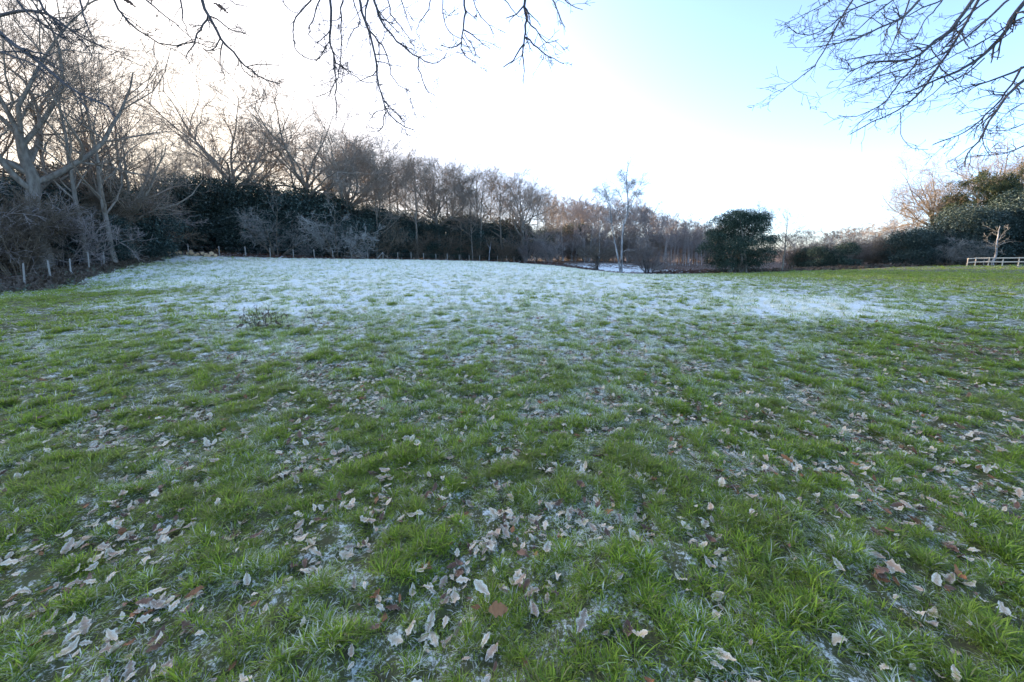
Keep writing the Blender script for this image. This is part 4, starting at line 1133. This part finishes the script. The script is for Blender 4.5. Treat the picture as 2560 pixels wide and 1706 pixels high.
# the few leaves one notices, placed as surveyed
def show_leaf(xp, yp, kind, yaw, s, tilt, label):
    fx, fy = flat(xp, yp)
    o = obj("oak_leaf", leaf_me[kind][rv.integers(0, 10)], None, (fx, fy, float(H(np.array([fx]), np.array([fy]))[0]) + .07), (tilt[0], tilt[1], yaw), s)
    tag(o, label, "leaf")
show_leaf(1245, 1570, 'russet', .5, .95, (.75, .5), "curled rust-brown leaf held up in the grass at the bottom centre")
show_leaf(1205, 1515, 'frosted', -.6, .85, (.3, .3), "white curled leaf just above the curled rust-brown leaf")
show_leaf(1300, 1490, 'tan', .9, .9, (-.4, .2), "upturned tan leaf right of the white curled leaf")
show_leaf(1455, 1600, 'tan', 1.1, .85, (.4, -.3), "light tan leaf propped against a tuft at the bottom centre")
# dead brown sprout of dock stalks standing in the frost
def dock(seed):
    rng = np.random.default_rng(seed); n = 26
    P = np.zeros((n, 5, 3)); P[:, 0] = np.stack([rng.normal(0, .30, n), rng.normal(0, .14, n), np.full(n, -.03)], -1)
    d = unit(np.stack([rng.normal(0, .28, n), rng.normal(0, .28, n), np.ones(n)], -1)); L = rng.uniform(.22, .46, n)
    for i in range(1, 5):
        d = unit(d + rng.normal(0, .1, (n, 3))); P[:, i] = P[:, i - 1] + d * (L / 4)[:, None]
    R = np.full((n, 1), .004) * (1 - .5 * np.linspace(0, 1, 5))[None]
    P1, R1 = sprout(rng, P, R, 4, .45, 1., 40, .35, 3, .1, .1, .8, .6, .2, minr=.003)
    st = mesh_np("dock_stalks", *tubes([(P, R, 4), (P1, R1, 3)]), mat=M['bramble'])
    tips = np.concatenate([P[:, -1], P1[:, -1]]); C = np.repeat(tips, 4, axis=0) + rng.normal(0, .012, (len(tips) * 4, 3))
    V, T, r = leaf_cards(rng, C, .008, .02)
    hd = mesh_np("seed_heads", V, None, T, smooth=False, mat=M['litterl'], attrs=dict(rnd=r * .79))
    n = 34; C = np.stack([rng.normal(0, .32, n), rng.normal(0, .2, n), rng.uniform(.02, .12, n)], -1)
    V, T, r = leaf_cards(rng, C, .03, .075, np.array([0, 0, 1.]))
    lv = mesh_np("weed_leaves", V, None, T, smooth=False, mat=M['bramble'], attrs=dict(rnd=r))
    return st, hd, lv
fx, fy = flat(665, 822)
st, hd, lv = dock(3)
e = bpy.data.objects.new("weed_clump", None); COL.objects.link(e); e.location = (fx, fy, float(H(np.array([fx]), np.array([fy]))[0]))
obj("stalks", st, e); obj("seed_heads", hd, e); obj("leaves", lv, e)
tag(e, "lone clump of dead weed stalks with dark seed heads in the frosted grass", "plant")

# ------------------------------------------------------------------ overhanging boughs
def z2(pts, x0, y0, sc):
    return [(x0 + a / sc, y0 + b / sc) for a, b in pts]
def limb(ln, d0, d1, r0, r1, rng, n=None):
    L = len(ln); n = n or max(6, min(16, L * 2))
    q = np.array([px(a, b, d0 + (d1 - d0) * i / (L - 1)) for i, (a, b) in enumerate(ln)])
    s = np.concatenate([[0], np.cumsum(np.linalg.norm(np.diff(q, axis=0), axis=1))]); t = np.linspace(0, s[-1], n)
    P = np.stack([np.interp(t, s, q[:, k]) for k in range(3)], -1)
    Pm = P.copy(); Pm[1:-1] = .25 * P[:-2] + .5 * P[1:-1] + .25 * P[2:]
    Pm[1:-1] += rng.normal(0, .004, Pm[1:-1].shape)
    return Pm, np.linspace(r0, r1, n)
def spray(lines, d0, d1, radii, seed, side, parent, twig=(.06, .22), per=7, sub=2.2, minr=.0016, ang=42, up=-.02):
    rng = np.random.default_rng(seed)
    for j, (ln, r0) in enumerate(zip(lines, radii)):
        dj = rng.normal(0, side); P, R = limb(ln, d0 + dj, d1 + dj, r0, max(r0 * .3, minr * 1.2), rng)
        P = P[None]; R = R[None]
        L = np.linalg.norm(np.diff(P[0], axis=0), axis=1).sum()
        P1, R1 = sprout(rng, P, R, max(3, per * L), .12, 1., ang, .3, 5, .16, up, .6, .5, .2, minr=minr, absl=twig)
        P2, R2 = sprout(rng, P1, R1, sub, .15, 1., 45, .5, 3, .16, up, .75, .6, .2, minr=minr)
        P3, R3 = sprout(rng, P2, R2, sub * .5, .3, 1., 50, .5, 2, .1, 0, .8, .9, .2, minr=minr)
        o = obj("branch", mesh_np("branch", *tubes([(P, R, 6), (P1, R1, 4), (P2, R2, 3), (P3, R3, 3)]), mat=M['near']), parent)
        o.location = -Vector(parent.location)
        yield P[0], R[0]
def overtree(name, loc, label, trunk_h, r, top):
    e = bpy.data.objects.new(name, None); COL.objects.link(e); e.location = [float(c) for c in loc]
    n = 7; P = np.zeros((1, n, 3)); P[0, :, 2] = np.linspace(-.3, trunk_h, n)
    P[0, :, 0] = np.linspace(0, top[0], n); P[0, :, 1] = np.linspace(0, top[1], n)
    R = r * (1 - .5 * np.linspace(0, 1, n))[None]; R[0, 0] *= 1.4
    obj("trunk", mesh_np("overhang_trunk", *tubes([(P, R, 10)]), mat=M['oak']), e)
    return tag(e, label, "tree")
def join(e, start, ends, rad0, name="bough"):
    """boughs from the trunk top to the roots of the hanging branches"""
    start = np.array(start); B = len(ends); n = 9; P = np.zeros((B, n, 3)); R = np.zeros((B, n))
    for i, (q, r) in enumerate(ends):
        for k in range(n):
            f = k / (n - 1); P[i, k] = start * (1 - f) + q * f + np.array([0, 0, .55 * sin(pi * f) * (1 + .2 * sin(i))])
        R[i] = np.linspace(rad0, r, n)
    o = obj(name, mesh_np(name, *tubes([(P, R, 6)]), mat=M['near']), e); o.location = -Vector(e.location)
c6 = lambda pts: z2(pts, 200, 0, 1.81)
A = [[(140, -30), (165, 25), (205, 90), (270, 145), (340, 190), (410, 206), (470, 198), (510, 190), (560, 205), (610, 210)], [(545, -30), (560, 30), (580, 70), (610, 130), (650, 190), (720, 270), (800, 340), (850, 365), (905, 380)],
     [(580, 70), (545, 135), (510, 190), (495, 230), (480, 260), (500, 295)], [(590, 75), (640, 100), (700, 145), (770, 165)], [(645, 195), (632, 280), (640, 325), (700, 338)], [(275, -30), (320, 20), (380, 70), (440, 110), (500, 170), (510, 190)],
     [(455, -30), (462, 60), (470, 100), (490, 150), (500, 170)], [(720, 270), (740, 320), (770, 350), (800, 355)], [(640, -30), (700, 20), (755, 30)]]
Bc = [[(1130, -30), (1132, 30), (1140, 80), (1130, 160), (1140, 240), (1155, 290), (1158, 370), (1160, 430), (1158, 550)], [(1155, 285), (1200, 310), (1240, 340), (1300, 380), (1340, 370)], [(1190, -30), (1180, 60), (1180, 160), (1185, 260), (1170, 340), (1155, 380), (1135, 410), (1070, 440)],
      [(1255, -30), (1265, 40), (1290, 90), (1310, 150), (1325, 220), (1340, 290), (1350, 370), (1365, 430), (1385, 490), (1420, 545), (1460, 575), (1510, 588)], [(1385, 510), (1375, 560), (1355, 590), (1310, 598)], [(1385, 490), (1330, 520), (1308, 550)], [(1385, 490), (1430, 500), (1445, 530), (1475, 555)],
      [(1305, -30), (1300, 30), (1290, 80), (1310, 150)], [(1325, -30), (1340, 60), (1380, 120), (1430, 180), (1480, 225), (1530, 265), (1585, 295), (1620, 285), (1650, 260)], [(1310, 140), (1370, 200), (1395, 260), (1400, 330), (1440, 390), (1495, 415)], [(1530, 265), (1535, 330), (1560, 390), (1575, 420), (1610, 436)],
      [(1060, -30), (1000, 60), (965, 90), (965, 160), (970, 230), (1010, 260), (1070, 280), (1110, 230), (1125, 190)], [(1090, -30), (1060, 70), (1040, 110), (1035, 160), (1060, 195), (1090, 200)], [(1230, -30), (1250, 40), (1275, 110), (1240, 140), (1205, 190), (1205, 220)], [(1390, -30), (1400, 60), (1430, 100), (1480, 150), (1500, 200)],
      [(1585, -30), (1580, 30), (1545, 90), (1520, 130), (1525, 160)], [(1440, -30), (1470, 40), (1480, 90), (1500, 140)], [(900, -30), (940, 40), (985, 60)]]
Cc = [[(1740, -30), (1742, 60), (1735, 120), (1728, 190), (1720, 240), (1760, 265), (1790, 285)], [(1728, 190), (1700, 215), (1660, 222), (1630, 205)], [(1735, 135), (1790, 170), (1820, 205), (1855, 222)], [(1640, -30), (1640, 60), (1660, 120), (1685, 170), (1725, 175)], [(1738, 150), (1790, 230), (1790, 255)], [(1770, -30), (1800, 50), (1835, 100), (1870, 150)],
      [(2012, -30), (2018, 60), (2022, 120), (2010, 190), (1985, 240), (1950, 290), (1915, 305)], [(2010, 190), (2005, 260), (2008, 320), (2008, 380)], [(2018, 170), (2060, 200), (2090, 240), (2130, 265), (2190, 290)], [(2025, 95), (2070, 150), (2110, 195), (2165, 180)], [(2130, -30), (2160, 40), (2170, 90), (2195, 125)], [(1910, -30), (1955, 45), (1985, 78)], [(2160, -30), (2230, 35), (2275, 45)]]
t1 = overtree("oak_tree", gpt(-1.8, -4.2), "oak behind the viewer whose twigs hang into the top of the view", 4.6, .38, (.2, .3))
roots = []
for P, R in spray([c6(l) for l in A], 2.6, 2.5, [1.0 * q for q in (.0065, .010, .006, .005, .004, .0055, .005, .004, .004)], 51, .0, t1, (.04, .22), 17, 2.2):
    roots.append((P[0], R[0]))
ra = [1.0 * q for q in (.008, .0045, .005, .009, .004, .003, .003, .007, .008, .0055, .0045, .0045, .0045, .0045, .005, .004, .0045, .004)]
for P, R in spray([c6(l) for l in Bc], 2.5, 2.4, ra, 52, .0, t1, (.04, .22), 15, 2.3):
    roots.append((P[0], R[0]))
for P, R in spray([c6(l) for l in Cc], 2.7, 2.6, [1.0 * q for q in (.008, .005, .005, .0045, .003, .004, .010, .006, .006, .005, .005, .004, .004)], 53, .0, t1, (.04, .18), 15, 2.2):
    roots.append((P[0], R[0]))
top_roots = [(p, r) for p, r in roots if px(0, -20, 2.5)[2] <= p[2] + .03]
hub = np.array([-1.6, -3.9, 4.5]); fore = np.array([.2, 1.0, 4.6])
join(t1, hub, [(fore, .035), (fore + np.array([-1.5, .1, -.2]), .03), (fore + np.array([1.5, .1, -.2]), .03)], .12)
for k, off in ((-1, -1.5), (0, 0.), (1, 1.5)):
    sel = [(p, r) for p, r in top_roots if (p[0] < -.9 and k < 0) or (-.9 <= p[0] < .45 and k == 0) or (p[0] >= .45 and k > 0)]
    if sel: join(t1, fore + np.array([off, .1 if off else 0, -.2 if off else 0]), sel, .022)
# two withered leaves still on the twigs
for xz, yz in ((640, 35), (215, 5)):
    q = px(200 + xz / 1.81, yz / 1.81, 2.55)
    o = obj("withered_leaf", leaf_me['brown'][2], t1); o.location = Vector(q) - t1.location; o.rotation_euler = (1.2, .4, .7); o.scale = (.75,) * 3
    o["label"] = "withered brown leaf still hanging on a twig"
# right-hand tree
c7 = lambda pts: z2(pts, 1900, 0, 3.565)
Rr = [[(2420, -40), (2330, 60), (2230, 170), (2150, 350), (2050, 440), (1950, 520), (1830, 610), (1720, 650), (1500, 740), (1300, 830)], [(1925, -40), (1850, 90), (1770, 150), (1720, 250), (1660, 330), (1560, 340), (1530, 400), (1430, 500), (1330, 545), (1200, 545), (1060, 545), (960, 560), (780, 650)],
      [(1970, -40), (1880, 120), (1820, 250), (1750, 340), (1680, 470), (1600, 580), (1560, 660), (1480, 760), (1400, 860), (1280, 970), (1100, 1050), (940, 1110), (800, 1200)], [(850, -40), (740, 130), (680, 240), (620, 370), (560, 480), (480, 600), (400, 660), (300, 740), (210, 800)],
      [(1460, -40), (1330, 110), (1200, 200), (1050, 250), (900, 340), (760, 370), (620, 400), (500, 420)], [(1340, -30), (1270, 190), (1220, 320), (1150, 470), (1080, 570)], [(2420, 570), (2250, 650), (2100, 700), (1900, 770), (1700, 850)],
      [(2420, 660), (2250, 800), (2130, 940), (2090, 1020), (2010, 1120), (1980, 1230), (1890, 1320), (1830, 1380), (1825, 1490)], [(2330, 600), (2240, 760), (2120, 920), (1980, 1060), (1860, 1170), (1700, 1230), (1540, 1290)], [(1110, -40), (950, 40), (790, 90), (640, 230), (500, 300), (380, 320), (280, 280), (220, 210)],
      [(720, -30), (560, 40), (440, 110), (220, 210)], [(1400, 540), (1380, 600), (1250, 720), (1180, 830), (1120, 920), (1000, 980), (880, 1040), (760, 1050), (700, 1030)], [(1720, -40), (1500, 50), (1350, 120), (1270, 160), (1180, 220), (1050, 330)],
      [(2270, -40), (2120, 70), (1990, 220), (1850, 320), (1700, 450), (1550, 520), (1350, 600), (1100, 660), (980, 700), (740, 780)], [(1250, 1000), (1250, 1180), (1300, 1290), (1390, 1340), (1500, 1335)], [(2420, 1080), (2200, 1170), (2090, 1160)], [(2420, 1270), (2200, 1370), (2000, 1390), (1850, 1395)],
      [(1640, -40), (1560, 110), (1490, 140), (1440, 240), (1320, 470)], [(2100, -40), (1900, 90), (1700, 300), (1500, 430), (1250, 470), (900, 500), (700, 560)], [(1250, -40), (1100, 60), (960, 180), (840, 300), (720, 370)], [(2420, 900), (2250, 960), (2150, 1060)], [(1600, 560), (1450, 640), (1200, 700), (1000, 830), (820, 880)],
      [(2420, 130), (2250, 200), (2050, 330), (1900, 420), (1700, 500), (1480, 650)], [(2000, 520), (1800, 700), (1650, 720), (1480, 900), (1300, 960)]]
t2 = overtree("oak_tree", gpt(15.5, 6.0), "oak beyond the right edge whose long boughs sweep into the sky", 8.5, .45, (-.5, .0))
rr_ = [.8 * q for q in [.034, .030, .026, .016, .020, .014, .022, .026, .016, .014, .009, .013, .015, .020, .007, .010, .012, .012, .016, .012, .010, .010, .016, .010]]
roots = []
for P, R in spray([c7(l) for l in Rr], 5.6, 5.2, rr_, 54, .35, t2, (.12, .48), 7.0, 2.6, .0028, 32, -.03):
    roots.append((P[0], R[0]))
off_ = [(p, r) for p, r in roots if p[0] / (p[1] * cos(PITCH) - (p[2] - EYE) * sin(PITCH)) > 1.376 or px(2000, -5, p[1])[2] < p[2]]
join(t2, (15.0, 6.0, 8.4), off_, .07)
# left overhang
c1 = lambda pts: z2(pts, 0, 0, 2.0625)
Ll = [[(-60, 100), (30, 210), (150, 280), (260, 370), (360, 460), (480, 520), (560, 550)], [(-60, 95), (130, 50), (260, 70), (350, 150), (430, 200), (500, 230), (560, 260)], [(180, -50), (230, 70), (330, 140), (430, 180), (520, 240)], [(405, -40), (430, 80), (460, 170), (500, 210)], [(60, -50), (120, 60), (230, 130), (330, 210), (420, 240)], [(-60, 250), (60, 290), (180, 330), (280, 420)]]
t3 = overtree("oak_tree", gpt(-17, 8.0), "oak beyond the left edge whose dark bough crosses the upper left corner", 8.0, .4, (.3, .0))
roots = []
for P, R in spray([c1(l) for l in Ll], 7.5, 7.2, [.045, .03, .022, .016, .02, .025], 55, .3, t3, (.25, .8), 5.0, 2.2, .0045, 36, -.02):
    roots.append((P[0], R[0]))
join(t3, (-16.7, 8.0, 7.9), roots, .09)
